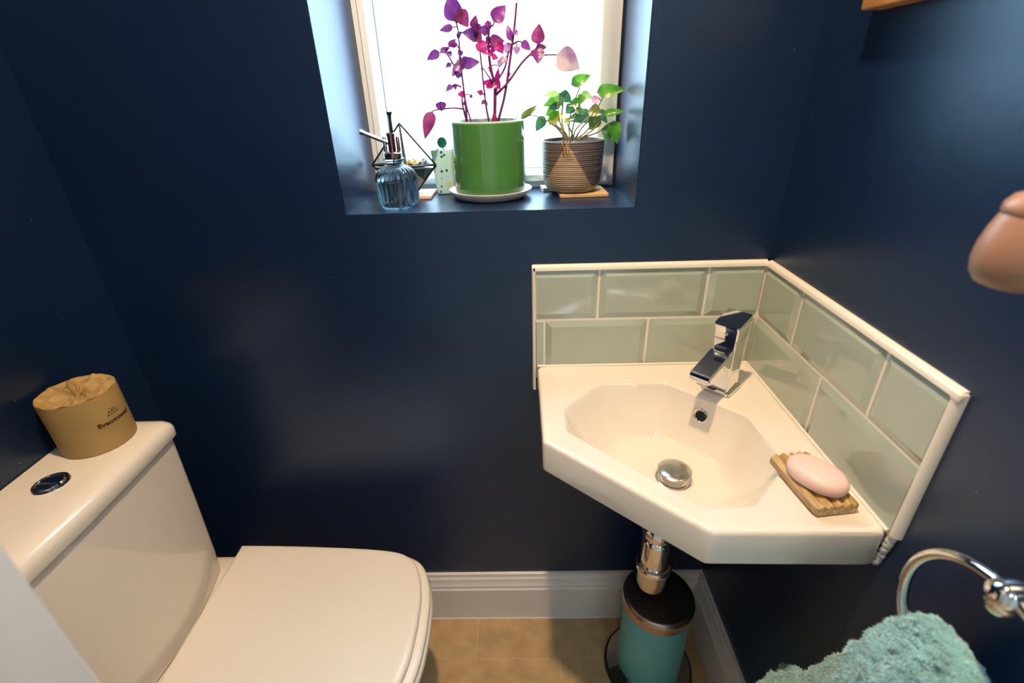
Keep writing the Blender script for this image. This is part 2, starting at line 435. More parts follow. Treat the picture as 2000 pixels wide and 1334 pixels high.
# rounded plastic cover strip with a round cap, lower right of the frame
def cover_strip():
    w = 0.019; cx = x1 - 0.0235
    poly = fillet([(cx - w, z0 + 0.006), (cx + w, z0 + 0.006), (cx + w, z1 - 0.002), (cx - w, z1 - 0.002)], [0.010, 0.012, 0.002, 0.002], 6)
    rings = []
    for y, s in ((y0 - 0.012, 0), (y0 - 0.018, 0), (y0 - 0.0205, 0.003)):
        rings.append([Vector((p.x + (cx - p.x) / w * s, y, p.y + (0.003 if s and p.y < z0 + 0.1 else 0))) for p in poly])
    o = bm_obj('cover_strip', loft_bm(rings), M['upvc'], win, 40)
    lathe('round_cap', [(0.0095, 0), (0.0095, 0.001), (0.0086, 0.0018), (0.0075, 0.0012), (0.001, 0.0012)], (cx - 0.002, y0 - 0.0205, z0 + 0.020), M['upvc'], o, 32, axis=(0, -1, 0))
cover_strip()

# ceiling light fitting over the toilet
dlt = thing('ceiling_downlight', 'small round chrome ceiling downlight above the toilet', 'ceiling light', (-0.48, -0.50, ZC))
lathe('bezel', [(0.042, 0), (0.042, -0.004), (0.036, -0.006), (0.036, 0)], (-0.48, -0.50, ZC), M['chrome'], dlt)

# ---------------------------------------------------------------- tiled splashback
ZR = 0.8994; ZT = ZR + 0.1015; ZB = 0.7986
sp = thing('tiled_splashback', 'sage green tiled splashback with cream edging around the corner basin', 'splashback', (0, 0, ZB))
G = 0.0014
def metro(u0, u1, z0_, z1_, wall, bl=True, br=True):
    """bevelled tile; u is the distance from the corner along the wall"""
    b = 0.013; h0, h1 = 0.0045, 0.0
    if u1 - u0 < 0.03: b = 0.0012
    l = b if bl else 0.0004; r = b if br else 0.0004
    def P(u, z, d): return (-u, d, z) if wall == 'b' else (d, -u, z)
    O = [(u0, z0_), (u1, z0_), (u1, z1_), (u0, z1_)]
    bv = min(b, 0.013)
    I = [(u0 + l, z0_ + bv), (u1 - r, z0_ + bv), (u1 - r, z1_ - bv), (u0 + l, z1_ - bv)]
    sgn = 1
    dep = lambda d: WY - (WY - d)
    rings = [[P(u, z, WY - 0.0005) for u, z in O], [P(u, z, h0) for u, z in O], [P(u, z, h1) for u, z in I]]
    bm = loft_bm(rings)
    return bm_obj('tile', bm, M['tile'], sp)
# back wall, top row / bottom row (u = distance from the corner)
cut = 0.4256
for a, b_, l, r in ((0.0015, 0.1028, False, True), (0.1028, 0.3058, True, True), (0.3058, cut, True, False)):
    metro(a + G, b_ - G, ZR + G, ZT, 'b', l, r)
for a, b_, l, r in ((0.0, 0.0075, True, True), (0.0075, 0.2059, True, True), (0.2059, 0.4089, True, True), (0.4089, cut + G, False, True)):
    metro(a + G, b_ - G, ZB - 0.02, ZR - G, 'b', l, r)
cutr = 0.4305
for a, b_, l, r in ((0.0015, 0.1249, False, True), (0.1249, 0.3279, True, True), (0.3279, cutr, True, False)):
    metro(a + G, b_ - G, ZR + G, ZT, 'r', l, r)
for a, b_, l, r in ((0.0, 0.2213, False, True), (0.2213, cutr, True, False)):
    metro(a + G, b_ - G, ZB - 0.02, ZR - G, 'r', l, r)
gb = bmesh.new()
box_bm((-0.428, 0.0042, ZB - 0.03), (WX - 0.0002, WY - 0.0004, ZT + 0.002), bm=gb)
box_bm((0.0042, -0.433, ZB - 0.03), (WX - 0.0004, 0.0045, ZT + 0.002), bm=gb)
bm_obj('grout', gb, M['grout'], sp)
QT = [(0, 0), (0.0, 0.0055), (0.0022, 0.0085), (0.006, 0.0102), (0.0095, 0.0102), (0.0095, 0)]   # (out from tile face .. wall, up)
def trim(name, O, U, V, W1): return bm_obj(name, prism_bm(QT, (O, U, V, (0, 0, 0), W1)), M['trim'], sp, 50)
trim('top_trim', (-0.4315, -0.0015, ZT + 0.0008), (0, 1, 0), (0, 0, 1), (0.4325, 0, 0))
trim('top_trim', (-0.0015, 0.0, ZT + 0.0008), (1, 0, 0), (0, 0, 1), (0, -0.4385, 0))
trim('end_trim', (-0.4262, -0.0015, 0.742), (0, 1, 0), (-0.62, 0, 0), (0, 0, ZT + 0.0075 - 0.742))
trim('end_trim', (-0.0015, -0.4312, 0.797), (1, 0, 0), (0, -0.95, 0), (0, 0, ZT + 0.0075 - 0.797))
box('trim_corner', (-0.0024, -0.4408, ZT - 0.0025), (0.0078, -0.4285, ZT + 0.0092), M['trim'], sp, bev=0.0028, seg=3)
box('trim_corner', (-0.4318, -0.0012, ZT - 0.002), (-0.4250, 0.0078, ZT + 0.0090), M['trim'], sp, bev=0.0022, seg=3)
# ragged sealant down the end of the basin
sb = bmesh.new()
pts = [(0.0035 + 0.0008 * math.sin(k * 2.3), -0.4335 + 0.0010 * math.sin(k * 1.7) + 0.0004 * k, 0.800 - 0.0031 * k) for k in range(21)]
tube_bm(catmull(pts, 2), 0.0048, 8, sb)
bm_obj('sealant', sb, M['silicone'], sp, 60)
tube('basin_sealant', [(-0.4225, -0.0015, ZB + 0.0005), (-0.2, -0.0015, ZB + 0.0005), (-0.001, -0.0015, ZB + 0.0005)], 0.0026, M['trim'], sp)
tube('basin_sealant', [(-0.0015, -0.0, ZB + 0.0005), (-0.0015, -0.2, ZB + 0.0005), (-0.0015, -0.428, ZB + 0.0005)], 0.0026, M['trim'], sp)

# ---------------------------------------------------------------- corner basin
bas = thing('corner_basin', 'white ceramic five-sided corner basin hung below the green tiles', 'basin', (-0.2, -0.2, 0.74))
def basin():
    e = 0.0003
    outer = [(-e, -e), (-0.4235, -e), (-0.4235, -0.2413), (-0.2187, -0.4266), (-e, -0.4310)][::1]
    cx = (-0.205, -0.205)
    bowl = [(-0.381, -0.146), (-0.304, -0.064), (-0.180, -0.066), (-0.068, -0.178), (-0.063, -0.300), (-0.143, -0.380), (-0.212, -0.383), (-0.383, -0.210)]
    N = 200
    A = set(2 * PI * k / N for k in range(N))
    for p in outer: A.add(math.atan2(p[1] - cx[1], p[0] - cx[0]) % (2 * PI))
    A = sorted(A)
    fo = fillet(outer, [0.002, 0.010, 0.012, 0.012, 0.010], 6)
    ro = radial(fo, cx, A)
    rb = radial(fillet(bowl, 0.028, 6), cx, A)
    bot = fillet([(-0.300, -0.150), (-0.262, -0.105), (-0.180, -0.105), (-0.105, -0.180), (-0.105, -0.262), (-0.150, -0.300), (-0.190, -0.302), (-0.303, -0.190)], 0.05, 6)
    rbo = radial(bot, cx, A)
    def ring(rs, z): return [Vector((cx[0] + math.cos(a) * r, cx[1] + math.sin(a) * r, z)) for a, r in zip(A, rs)]
    def ins(rs, d): return [r - d for r in rs]
    zt = ZB
    rings = []
    # underside bowl
    rings.append(ring([r * 0.55 for r in rbo], 0.672))
    rings.append(ring([r * 1.0 for r in rbo], 0.680))
    rings.append(ring([(r * 0.8 + 0.01) for r in rb], 0.705))
    rings.append(ring(ins(rb, -0.006), 0.738) if False else ring([min(o - 0.006, b + 0.008) for o, b in zip(ro, rb)], 0.7382))
    rings.append(ring(ins(ro, 0.004), 0.7385))
    rings.append(ring(ins(ro, 0.001), 0.7400))
    rings.append(ring(ro, 0.7430))
    rings.append(ring(ro, zt - 0.0075))
    rings.append(ring(ins(ro, 0.0008), zt - 0.0035))
    rings.append(ring(ins(ro, 0.003), zt - 0.0009))
    rings.append(ring(ins(ro, 0.006), zt))
    rings.append(ring([max(o - 0.013, b + 0.010) if o - b > 0.012 else (o + b) / 2 + 0.002 for o, b in zip(ro, rb)], zt - 0.0004))
    rings.append(ring([max(o - 0.018, b + 0.006) if o - b > 0.012 else (o + b) / 2 for o, b in zip(ro, rb)], zt - 0.0022))
    rings.append(ring(ins(rb, -0.004), zt - 0.0025))
    rings.append(ring(ins(rb, -0.001), zt - 0.0036))
    rings.append(ring(ins(rb, 0.002), zt - 0.0065))
    mix = lambda t, z: ring([b * (1 - t) + c * t for b, c in zip(rb, rbo)], z)
    for t, z in ((0.10, zt - 0.018), (0.25, zt - 0.038), (0.45, zt - 0.060), (0.65, zt - 0.078), (0.85, zt - 0.092), (1.0, zt - 0.099)):
        rings.append(mix(t, z))
    cd = Vector((-0.192, -0.212))
    for s, z in ((0.85, 0.6955), (0.6, 0.6925), (0.35, 0.6905)):
        rg = []
        for a, r in zip(A, rbo):
            p = Vector((cx[0] + math.cos(a) * r, cx[1] + math.sin(a) * r))
            q = cd + Vector((math.cos(a), math.sin(a))) * 0.03
            t = (1 - s) / 0.65
            w = p.lerp(q, t); rg.append(Vector((w.x, w.y, z)))
        rings.append(rg)
    bm_obj('basin_body', loft_bm(rings), M['ceramic'], bas, 35)
    # overflow: chrome ring and hole in the back slope
    oc = Vector((-0.1285, -0.1285, 0.7615)); ax = Vector((-0.66, -0.66, 0.38)).normalized()
    of = lathe('overflow_ring', [(0.0075, -0.006), (0.0095, 0.0), (0.0125, 0.0022), (0.0135, 0.0015), (0.0142, -0.003)], oc, M['chrome'], bas, 36, axis=ax, cap0=False, cap1=False)
    lathe('overflow_hole', [(0.001, 0), (0.0088, 0), (0.0088, -0.004), (0.001, -0.004)], oc + ax * 0.0005, M['black'], of, 28, axis=ax)
    pl = lathe('drain_plug', [(0.012, -0.016), (0.012, -0.002), (0.024, 0.0005), (0.0285, 0.003), (0.0290, 0.0052), (0.027, 0.0068), (0.018, 0.0086), (0.008, 0.0094), (0.001, 0.0096)], (-0.193, -0.2125, 0.703), M['chrome_brushed'], bas, 48)
    lathe('drain_ring', [(0.030, -0.004), (0.032, 0.0008), (0.030, 0.0018), (0.022, 0.0006), (0.017, -0.004)], (-0.193, -0.2125, 0.6912), M['chrome'], pl, 40, cap0=False, cap1=False)
basin()

# ---------------------------------------------------------------- tap
tapc = Vector((-0.083, -0.088, ZB - 0.002))
D = Vector((-0.7071, -0.7071, 0)); Wd = Vector((0.7071, -0.7071, 0)); Z = Vector((0, 0, 1))
tap = thing('basin_tap', 'square chrome mixer tap standing in the corner of the basin', 'tap', tuple(tapc))
def rr(hw, hd, r, n=4): return fillet([(-hd, -hw), (hd, -hw), (hd, hw), (-hd, hw)], r, n)
def sect(hw, hd, r, z, off=0.0, slope=0.0):
    return [tapc + D * (p.x + off) + Wd * p.y + Z * (z + slope * p.x) for p in rr(hw, hd, r)]
bm_obj('base_plate', loft_bm([sect(0.0265, 0.029, 0.007, 0.0005), sect(0.0272, 0.0297, 0.007, 0.002), sect(0.0265, 0.029, 0.007, 0.0055), sect(0.024, 0.0265, 0.006, 0.0065)]), M['chrome'], tap, 40)
bm_obj('tap_body', loft_bm([sect(0.0215, 0.0235, 0.004, 0.006), sect(0.0205, 0.0222, 0.004, 0.03), sect(0.0205, 0.0215, 0.004, 0.075), sect(0.0208, 0.022, 0.004, 0.1065)]), M['chrome'], tap, 35)
head_ = [sect(0.0200, 0.0212, 0.004, 0.1066), sect(0.0213, 0.0228, 0.004, 0.1085), sect(0.0218, 0.0238, 0.004, 0.128, 0, -0.14), sect(0.0228, 0.0275, 0.004, 0.139, 0.001, -0.18), sect(0.0218, 0.0265, 0.004, 0.1412, 0.001, -0.18)]
bm_obj('tap_lever', loft_bm(head_), M['chrome'], tap, 35)
prof = fillet([(0.0, 0.090), (0.026, 0.091), (0.104, 0.072), (0.106, 0.0575), (0.092, 0.0535), (0.04, 0.056), (0.0, 0.050)], [0.001, 0.004, 0.004, 0.004, 0.004, 0.01, 0.001], 4)
hw = 0.0185
bmsp = bmesh.new()
fr = [[tapc + D * p.x + Z * p.y + Wd * w for p in [Vector(((q.x if q.x < 0.001 else q.x - i), q.y + (-i if q.y > 0.065 else i) * 0.7)) for q in prof]] for w, i in ((-hw, 0.0022), (-hw + 0.0018, 0.0), (hw - 0.0018, 0.0), (hw, 0.0022))]
bm_obj('spout', loft_bm(fr, bm=bmsp), M['chrome'], tap, 35)
lathe('aerator', [(0.010, 0), (0.010, -0.006), (0.007, -0.006), (0.007, -0.002), (0.001, -0.002)], tapc + D * 0.088 + Z * 0.0545, M['chrome_brushed'], tap, 24)
lathe('temperature_dot', [(0.0035, 0), (0.0035, 0.0006), (0.0015, 0.0009)], tapc + D * 0.0232 + Z * 0.119, M['chrome_brushed'], tap, 20, axis=tuple(D))

# ---------------------------------------------------------------- bottle trap
tr = thing('bottle_trap', 'chrome bottle trap hanging under the basin above the bin', 'waste pipe', (-0.197, -0.203, 0.39))
tc_ = (-0.200, -0.200, 0.014)
lathe('waste_nut', [(0.020, 0.60), (0.032, 0.602), (0.034, 0.606), (0.034, 0.624), (0.030, 0.628), (0.020, 0.67)], tc_, M['chrome'], tr, 32)
lathe('tailpipe', [(0.016, 0.51), (0.016, 0.60)], tc_, M['chrome'], tr, 32)
lathe('knurled_nut', [(0.017, 0.520), (0.0255, 0.521), (0.0265, 0.524), (0.0265, 0.540), (0.024, 0.544), (0.016, 0.545)], tc_, M['chrome'], tr, 48, rmod=lambda a, z: 1 + (0.035 * (1 if math.sin(24 * a) > 0 else 0) if 0.522 < z < 0.542 else 0))
lathe('trap_body', [(0.020, 0.445), (0.0275, 0.447), (0.0275, 0.508), (0.0262, 0.514), (0.0225, 0.518), (0.016, 0.520)], tc_, M['chrome'], tr, 48)
lathe('trap_flange', [(0.026, 0.431), (0.0335, 0.432), (0.0345, 0.435), (0.0345, 0.444), (0.033, 0.447), (0.026, 0.448)], tc_, M['chrome'], tr, 48)
lathe('trap_cup', [(0.003, 0.380), (0.020, 0.3805), (0.0265, 0.383), (0.0285, 0.389), (0.030, 0.431)], tc_, M['chrome_brushed'], tr, 48)
tube('outlet_pipe', [(-0.197, -0.203, 0.485), (-0.197, -0.15, 0.485), (-0.197, 0.006, 0.485)], 0.016, M['chrome'], tr, 20)

# ---------------------------------------------------------------- soap dish and soap
sd = thing('soap_dish', 'grooved wooden soap dish on the right rim of the basin', 'soap dish', (-0.055, -0.352, ZB))
def soapdish():
    ang = math.radians(7); ux = Vector((math.cos(ang), math.sin(ang), 0)); uy = Vector((-math.sin(ang), math.cos(ang), 0))
    O = Vector((-0.0545, -0.3475, ZB - 0.001))
    hw, hl = 0.0305, 0.053
    top = []
    n = 48
    for i in range(n + 1):
        u = -hw + 2 * hw * i / n
        t = (u + hw) / (2 * hw)
        g = 0.0021 * math.sin(t * PI * 2 * 4.5 - PI / 2) if 0.04 < t < 0.96 else -0.0018
        top.append((u, 0.0150 + g))
    poly = [(-hw + 0.002, 0.001), (-hw, 0.003)] + top + [(hw, 0.003), (hw - 0.002, 0.001)]
    rings = []
    for v, s in ((-hl, 0.90), (-hl + 0.0015, 0.95), (-hl + 0.006, 0.985), (-hl + 0.012, 1.0), (0, 1.0), (hl - 0.012, 1.0), (hl - 0.005, 0.985), (hl - 0.001, 0.94), (hl, 0.90)):
        wv = 0.0006 * math.sin(v * 200)
        rings.append([O + ux * (a * s) + uy * v + Z * (b * (1 if s > 0.96 else 0.985) + wv) for a, b in poly])
    m = mat('olive_wood', (0.52, 0.33, 0.13), 0.5)
    nt = m.node_tree; b = nt.nodes['Principled BSDF']; tc = nt.nodes['Texture Coordinate']
    mp = nt.nodes.new('ShaderNodeMapping'); mp.inputs['Scale'].default_value = (160, 9, 120); mp.inputs['Rotation'].default_value = (0, 0, -ang)
    nz = nt.nodes.new('ShaderNodeTexNoise'); nz.inputs['Scale'].default_value = 1.2; nz.inputs['Detail'].default_value = 4
    r = nt.nodes.new('ShaderNodeValToRGB'); r.color_ramp.elements[0].position = 0.3; r.color_ramp.elements[1].position = 0.7
    r.color_ramp.elements[0].color = (0.30, 0.17, 0.06, 1); r.color_ramp.elements[1].color = (0.66, 0.46, 0.22, 1)
    nt.links.new(tc.outputs['Object'], mp.inputs['Vector']); nt.links.new(mp.outputs[0], nz.inputs['Vector'])
    nt.links.new(nz.outputs['Fac'], r.inputs['Fac']); nt.links.new(r.outputs['Color'], b.inputs['Base Color'])
    bm_obj('dish_block', loft_bm(rings), m, sd, 50)
soapdish()
def soap():
    a = math.radians(-58); ux = Vector((math.cos(a), math.sin(a), 0)); uy = Vector((-math.sin(a), math.cos(a), 0))
    O = Vector((-0.0565, -0.3560, ZB + 0.0275))
    bm = bmesh.new(); rings = []
    n = 56
    for t, z in ((0.05, -0.0118), (0.5, -0.0116), (0.8, -0.0105), (0.94, -0.0075), (1.0, -0.001), (0.99, 0.003), (0.955, 0.0062), (0.88, 0.0092), (0.74, 0.0116), (0.5, 0.0134), (0.25, 0.0142), (0.04, 0.0144)):
        rings.append([O + ux * (0.0395 * t * math.copysign(abs(math.cos(q)) ** 0.92, math.cos(q))) + uy * (0.0275 * t * math.copysign(abs(math.sin(q)) ** 0.92, math.sin(q))) + Z * (z + 0.05 * 0.0 * 1) for q in [2 * PI * j / n for j in range(n)]])
    o = bm_obj('soap_bar', loft_bm(rings), M['soap'], None, 180)
    tag(o, 'pale pink oval bar of soap lying on the wooden dish', 'soap')
soap()

# ---------------------------------------------------------------- toilet
TY = -0.303
toi = thing('toilet', 'white close-coupled toilet with its lid down against the left wall', 'toilet', (-0.95, TY, 0))
def rrect(x0, x1, hw, r, n=6, bow=0.0):
    """rounded rectangle in plan; r = (back, front) corner radius; bow pushes the front face out in the middle"""
    base = [(x0, -hw), (x1, -hw), (x1, hw), (x0, hw)]
    if bow:
        K = 10
        front = [(x1 + bow * (1 - (2 * k / K - 1) ** 2), -hw + 2 * hw * k / K) for k in range(K + 1)]
        base = [(x0, -hw)] + front + [(x0, hw)]
        rads = [r[0]] + [r[1]] + [0.3] * (K - 1) + [r[1]] + [r[0]]
        return fillet(base, rads, n)
    return fillet(base, [r[0], r[1], r[1], r[0]], n)
def crings(specs):
    return [[Vector((p.x, TY + p.y, z)) for p in rrect(a, b, hw, (0.004, r), 6, bow)] for a, b, hw, r, bow, z in specs]
XB = XL + 0.002
bm_obj('cistern', loft_bm(crings([
    (XB, -1.122, 0.150, 0.030, 0.018, 0.398), (XB, -1.117, 0.156, 0.030, 0.022, 0.403), (XB, -1.115, 0.160, 0.028, 0.018, 0.45), (XB, -1.110, 0.164, 0.026, 0.009, 0.60),
    (XB, -1.1065, 0.1665, 0.024, 0.004, 0.742), (XB, -1.111, 0.162, 0.022, 0.004, 0.7457)])), M['ceramic'], toi, 40)
cl = bm_obj('cistern_lid', loft_bm(crings([
    (XB, -1.106, 0.166, 0.022, 0.004, 0.7462), (XB, -1.101, 0.171, 0.024, 0.004, 0.7475), (XB, -1.0995, 0.1725, 0.025, 0.004, 0.7505), (XB, -1.0995, 0.1725, 0.025, 0.004, 0.764),
    (XB, -1.1015, 0.1705, 0.024, 0.004, 0.771), (XB, -1.107, 0.165, 0.022, 0.004, 0.7775), (XB, -1.115, 0.157, 0.018, 0.004, 0.7812), (XB, -1.130, 0.145, 0.015, 0.003, 0.7828), (XB, -1.16, 0.11, 0.01, 0.002, 0.7832)])), M['ceramic'], toi, 60)
fb = lathe('flush_button', [(0.0235, -0.002), (0.0245, 0.001), (0.0235, 0.0028), (0.0205, 0.0030), (0.0190, 0.0012), (0.0185, 0.0010)], (-1.181, -0.305, 0.783), M['chrome'], cl, 48)
bt = bmesh.new()
for sx, hd in ((1, 0.012), (-1, 0.005)):
    pts = [Vector((math.cos(t) * 0.0178, math.sin(t) * 0.0178)) for t in [PI * (k / 24) for k in range(25)]]
    if sx > 0: pts = [p for p in pts] ; cutv = -0.003
    poly = [Vector((0.0178 * math.cos(t), 0.0178 * math.sin(t))) for t in [2 * PI * k / 60 for k in range(60)]]
    poly = [p for p in poly if (p.y > -0.0035 if sx > 0 else p.y < -0.0045)]
    cx_ = sum((p.x for p in poly)) / len(poly); cy_ = sum((p.y for p in poly)) / len(poly)
    R_ = [[Vector((-1.181 + cx_ + (p.x - cx_) * s, -0.305 + cy_ + (p.y - cy_) * s, 0.783 + z)) for p in poly] for s, z in ((1, 0.001), (1, 0.0034), (0.93, 0.0044), (0.4, 0.0036 if sx > 0 else 0.0042))]
    loft_bm(R_, bm=bt)
bm_obj('button_half', bt, M['chrome'], cl, 40)

half = [(-1.083, 0.188), (-1.05, 0.1875), (-0.97, 0.185), (-0.889, 0.181), (-0.80, 0.175), (-0.735, 0.166), (-0.705, 0.153), (-0.687, 0.136), (-0.6745, 0.112), (-0.6665, 0.085), (-0.6605, 0.050), (-0.6585, 0.0)]
def outline(grow=0.0, back=-1.083, lead=0.0, front_extra=0.0):
    P = catmull([(x, y, 0) for x, y in half], 4)
    pts = [(p.x, p.y) for p in P]
    full = [(x, y) for x, y in pts] + [(x, -y) for x, y in reversed(pts[:-1])]
    cx = -0.87; out = []
    n = len(full)
    for i, (x, y) in enumerate(full):
        a = Vector(full[max(i - 1, 0)]); b = Vector(full[min(i + 1, n - 1)])
        t = (b - a).normalized(); nn = Vector((-t.y, t.x))
        if nn.dot(Vector((x - cx, y))) < 0: nn = -nn
        q = Vector((x, y)) + nn * grow
        if i in (0, n - 1): q.x = back
        q.x = max(q.x, back)
        if q.x > -0.8: q.x += front_extra * min(1, (q.x + 0.8) / 0.1)
        out.append((q.x, q.y))
    # round the two back corners a little
    return out
def orings(specs):
    return [[Vector((x, TY + y, z)) for x, y in outline(g, b, 0, fe)] for g, b, fe, z in specs]
# pan
bm_obj('pan', loft_bm(orings([
    (-0.070, -1.23, 0.0, 0.0), (-0.068, -1.23, 0.002, 0.02), (-0.072, -1.235, 0.0, 0.10), (-0.066, -1.24, 0.004, 0.20), (-0.045, -1.245, 0.012, 0.29), (-0.022, -1.247, 0.018, 0.345),
    (-0.008, -1.247, 0.022, 0.372), (-0.004, -1.247, 0.0245, 0.385), (-0.006, -1.247, 0.024, 0.392), (-0.011, -1.247, 0.022, 0.3965), (-0.02, -1.245, 0.018, 0.398)])), M['ceramic'], toi, 50)
bm_obj('seat', loft_bm(orings([
    (0.000, -1.085, 0.012, 0.3985), (0.003, -1.086, 0.013, 0.401), (0.003, -1.086, 0.013, 0.406), (0.001, -1.085, 0.012, 0.4090), (-0.004, -1.083, 0.010, 0.4098)])), M['seat_plastic'], toi, 50)
lidm = bm_obj('seat_lid', loft_bm(orings([
    (-0.006, -1.079, 0, 0.4104), (-0.001, -1.082, 0, 0.412), (0.0, -1.083, 0, 0.416), (-0.0005, -1.083, 0, 0.420), (-0.0025, -1.081, 0, 0.4225), (-0.006, -1.078, -0.001, 0.4238),
    (-0.012, -1.073, -0.002, 0.4243)]) + [[Vector((-0.87 + (x + 0.87) * k, TY + y * k, 0.4243 + 0.0006 * (1 - k))) for x, y in outline(-0.012, -1.073, 0, -0.002)] for k in (0.75, 0.45, 0.15)]), M['seat_plastic'], toi, 50)


# ---------------------------------------------------------------- toilet roll wrapped in brown paper
RC = Vector((-1.187, -0.197, 0.7828)); RR = 0.0535; RH = 0.100
roll = thing('toilet_roll', 'toilet roll wrapped in printed brown paper standing on the cistern lid', 'toilet roll', tuple(RC))
bm_obj('paper_wrap', lathe_bm([(RR - 0.002, 0.0), (RR - 0.0005, 0.0012), (RR, 0.004), (RR, RH * 0.5), (RR + 0.0003, RH - 0.003), (RR - 0.0003, RH)], RC, 72, cap1=False,
       rmod=lambda a, z: 1 + 0.004 * math.sin(3 * a + 1) * (z / RH) + 0.002 * math.sin(7 * a + z * 60)), M['kraft'], roll, 60)
def crumple():
    bm = bmesh.new(); n, k = 144, 22; rings = []
    for i in range(k + 1):
        t = 1 - i / k; r = RR * t; ring = []
        for j in range(n):
            a = 2 * PI * j / n
            rm = (1 + 0.004 * math.sin(3 * a + 1) + 0.002 * math.sin(7 * a + RH * 60)) * 0.9935 if t > 0.97 else 1.0
            fold = 0.0026 * math.sin(9 * a + 3.5 * (1 - t) * math.sin(2 * a) + 1.3 * math.sin(a * 2)) + 0.0014 * math.sin(17 * a + 5 * t) + 0.0014 * math.sin(5 * a - 9 * t)
            nz = noise.noise(Vector((math.cos(a) * t * 4.5, math.sin(a) * t * 4.5, 1.7))) * 0.0055
            env = min(1, (1 - t) / 0.12) * min(1, t / 0.15)
            dip = -0.0015 * min(1, (1 - t) / 0.1) - 0.016 * max(0, 1 - t / 0.30) ** 1.2
            crimp = 0.0012 * max(0, math.sin(9 * a)) * (1 if 0.9 < t <= 1 else 0)
            ring.append(RC + Vector((math.cos(a) * r * rm, math.sin(a) * r * rm, RH + env * (fold + nz) + dip + crimp)))
        rings.append(ring)
    return loft_bm(rings, cap0=False, cap1=True, bm=bm)
bm_obj('crumpled_top', crumple(), M['kraft'], roll, 35)
def text_mesh(body, size, bold=False):
    cu = bpy.data.curves.new('print', 'FONT'); cu.body = body; cu.size = size; cu.align_x = 'CENTER'
    cu.offset = size * (0.035 if bold else 0.0); cu.resolution_u = 2
    o = bpy.data.objects.new('print', cu); C.objects.link(o)
    dg = bpy.context.evaluated_depsgraph_get(); me = bpy.data.meshes.new_from_object(o.evaluated_get(dg))
    bpy.data.objects.remove(o); return me
def wrap_print(name, body, size, adeg, z, m, bold=False, slope=0.0):
    me = text_mesh(body, size, bold); me.materials.clear()
    bm = bmesh.new(); bm.from_mesh(me)
    bmesh.ops.subdivide_edges(bm, edges=[e for e in bm.edges if e.calc_length() > 0.002], cuts=2)
    for v in bm.verts:
        a = math.radians(adeg) + v.co.x / RR
        r = RR + 0.0007 + 0.0035 * 0
        r *= 1 + 0.004 * math.sin(3 * a + 1) * (z / RH) + 0.002 * math.sin(7 * a + z * 60)
        v.co = RC + Vector((r * math.cos(a), r * math.sin(a), z + v.co.y + slope * (a - math.radians(adeg)) * RR))
    bm.to_mesh(me); bm.free()
    return link(name, me, roll, m)
wrap_print('printed_word', 'Evengrowed', 0.0112, -9, 0.0465, M['ink'], True)
wrap_print('printed_small_line', '--- ---- --- -- ----- ---- --- ---- -- ---- --- -----', 0.0034, -9, 0.0385, M['ink_light'])
wrap_print('printed_small_line', '---- --- -- ---- --- ---- ---', 0.0034, -12, 0.0335, M['ink_light'])
wrap_print('printed_emblem_line', '- --', 0.0062, -9, 0.0690, M['ink'], True)
wrap_print('printed_emblem_line', '= = =', 0.0066, -9, 0.0640, M['ink'], True)
wrap_print('printed_emblem_line', '= = = =', 0.0062, -9, 0.0592, M['ink'], True)

# ---------------------------------------------------------------- pedal bin
BC = (-0.1545, -0.138, 0)
bn = thing('pedal_bin', 'small teal pedal bin with dark steel lid under the basin', 'bin', BC)
lathe('rubber_rim', [(0.097, 0.0), (0.1045, 0.0), (0.1065, 0.003), (0.1065, 0.010), (0.104, 0.0135), (0.099, 0.0125)], BC, M['black_plastic'], bn, 64)
lathe('base_flange', [(0.070, 0.006), (0.100, 0.0130), (0.101, 0.0150), (0.096, 0.0165), (0.078, 0.020), (0.070, 0.022)], BC, M['steel_bin'], bn, 64)
lathe('bin_body', [(0.0755, 0.014), (0.0755, 0.248), (0.074, 0.250)], BC, M['teal'], bn, 72)
lathe('lid_band', [(0.070, 0.245), (0.0772, 0.2455), (0.0800, 0.2475), (0.0803, 0.262), (0.0795, 0.268), (0.0765, 0.2735), (0.0725, 0.2760), (0.070, 0.276)], BC, M['steel_bin'], bn, 72)
lathe('bin_lid', [(0.070, 0.2735), (0.0735, 0.2755), (0.0725, 0.2775), (0.060, 0.2815), (0.040, 0.2850), (0.020, 0.2868), (0.001, 0.2875)], BC, M['lid_black'], bn, 72)
def pedal():
    a = math.radians(206); d = Vector((math.cos(a), math.sin(a), 0)); w = Vector((-math.sin(a), math.cos(a), 0)); O = Vector(BC)
    bm = bmesh.new(); K = 8; top = []; bot = []
    def arc(r, z):
        return [O + Vector((math.cos(a + (k / K - 0.5) * 0.50) * r, math.sin(a + (k / K - 0.5) * 0.50) * r, z)) for k in range(K + 1)]
    A1, A2 = arc(0.080, 0.030), arc(0.1015, 0.0235)
    ring0 = A1 + A2[::-1]
    ring1 = [p - Vector((0, 0, 0.0055)) for p in ring0]
    o = bm_obj('pedal', loft_bm([ring0, ring1]), M['black_plastic'], bn, 30)
    bm_obj('pedal_arm', prism_bm([(-0.012, 0.018), (0.012, 0.018), (0.012, 0.022), (-0.012, 0.022)], (O, w, (0, 0, 1), d * 0.070, d * 0.090)), M['black_plastic'], o)
pedal()

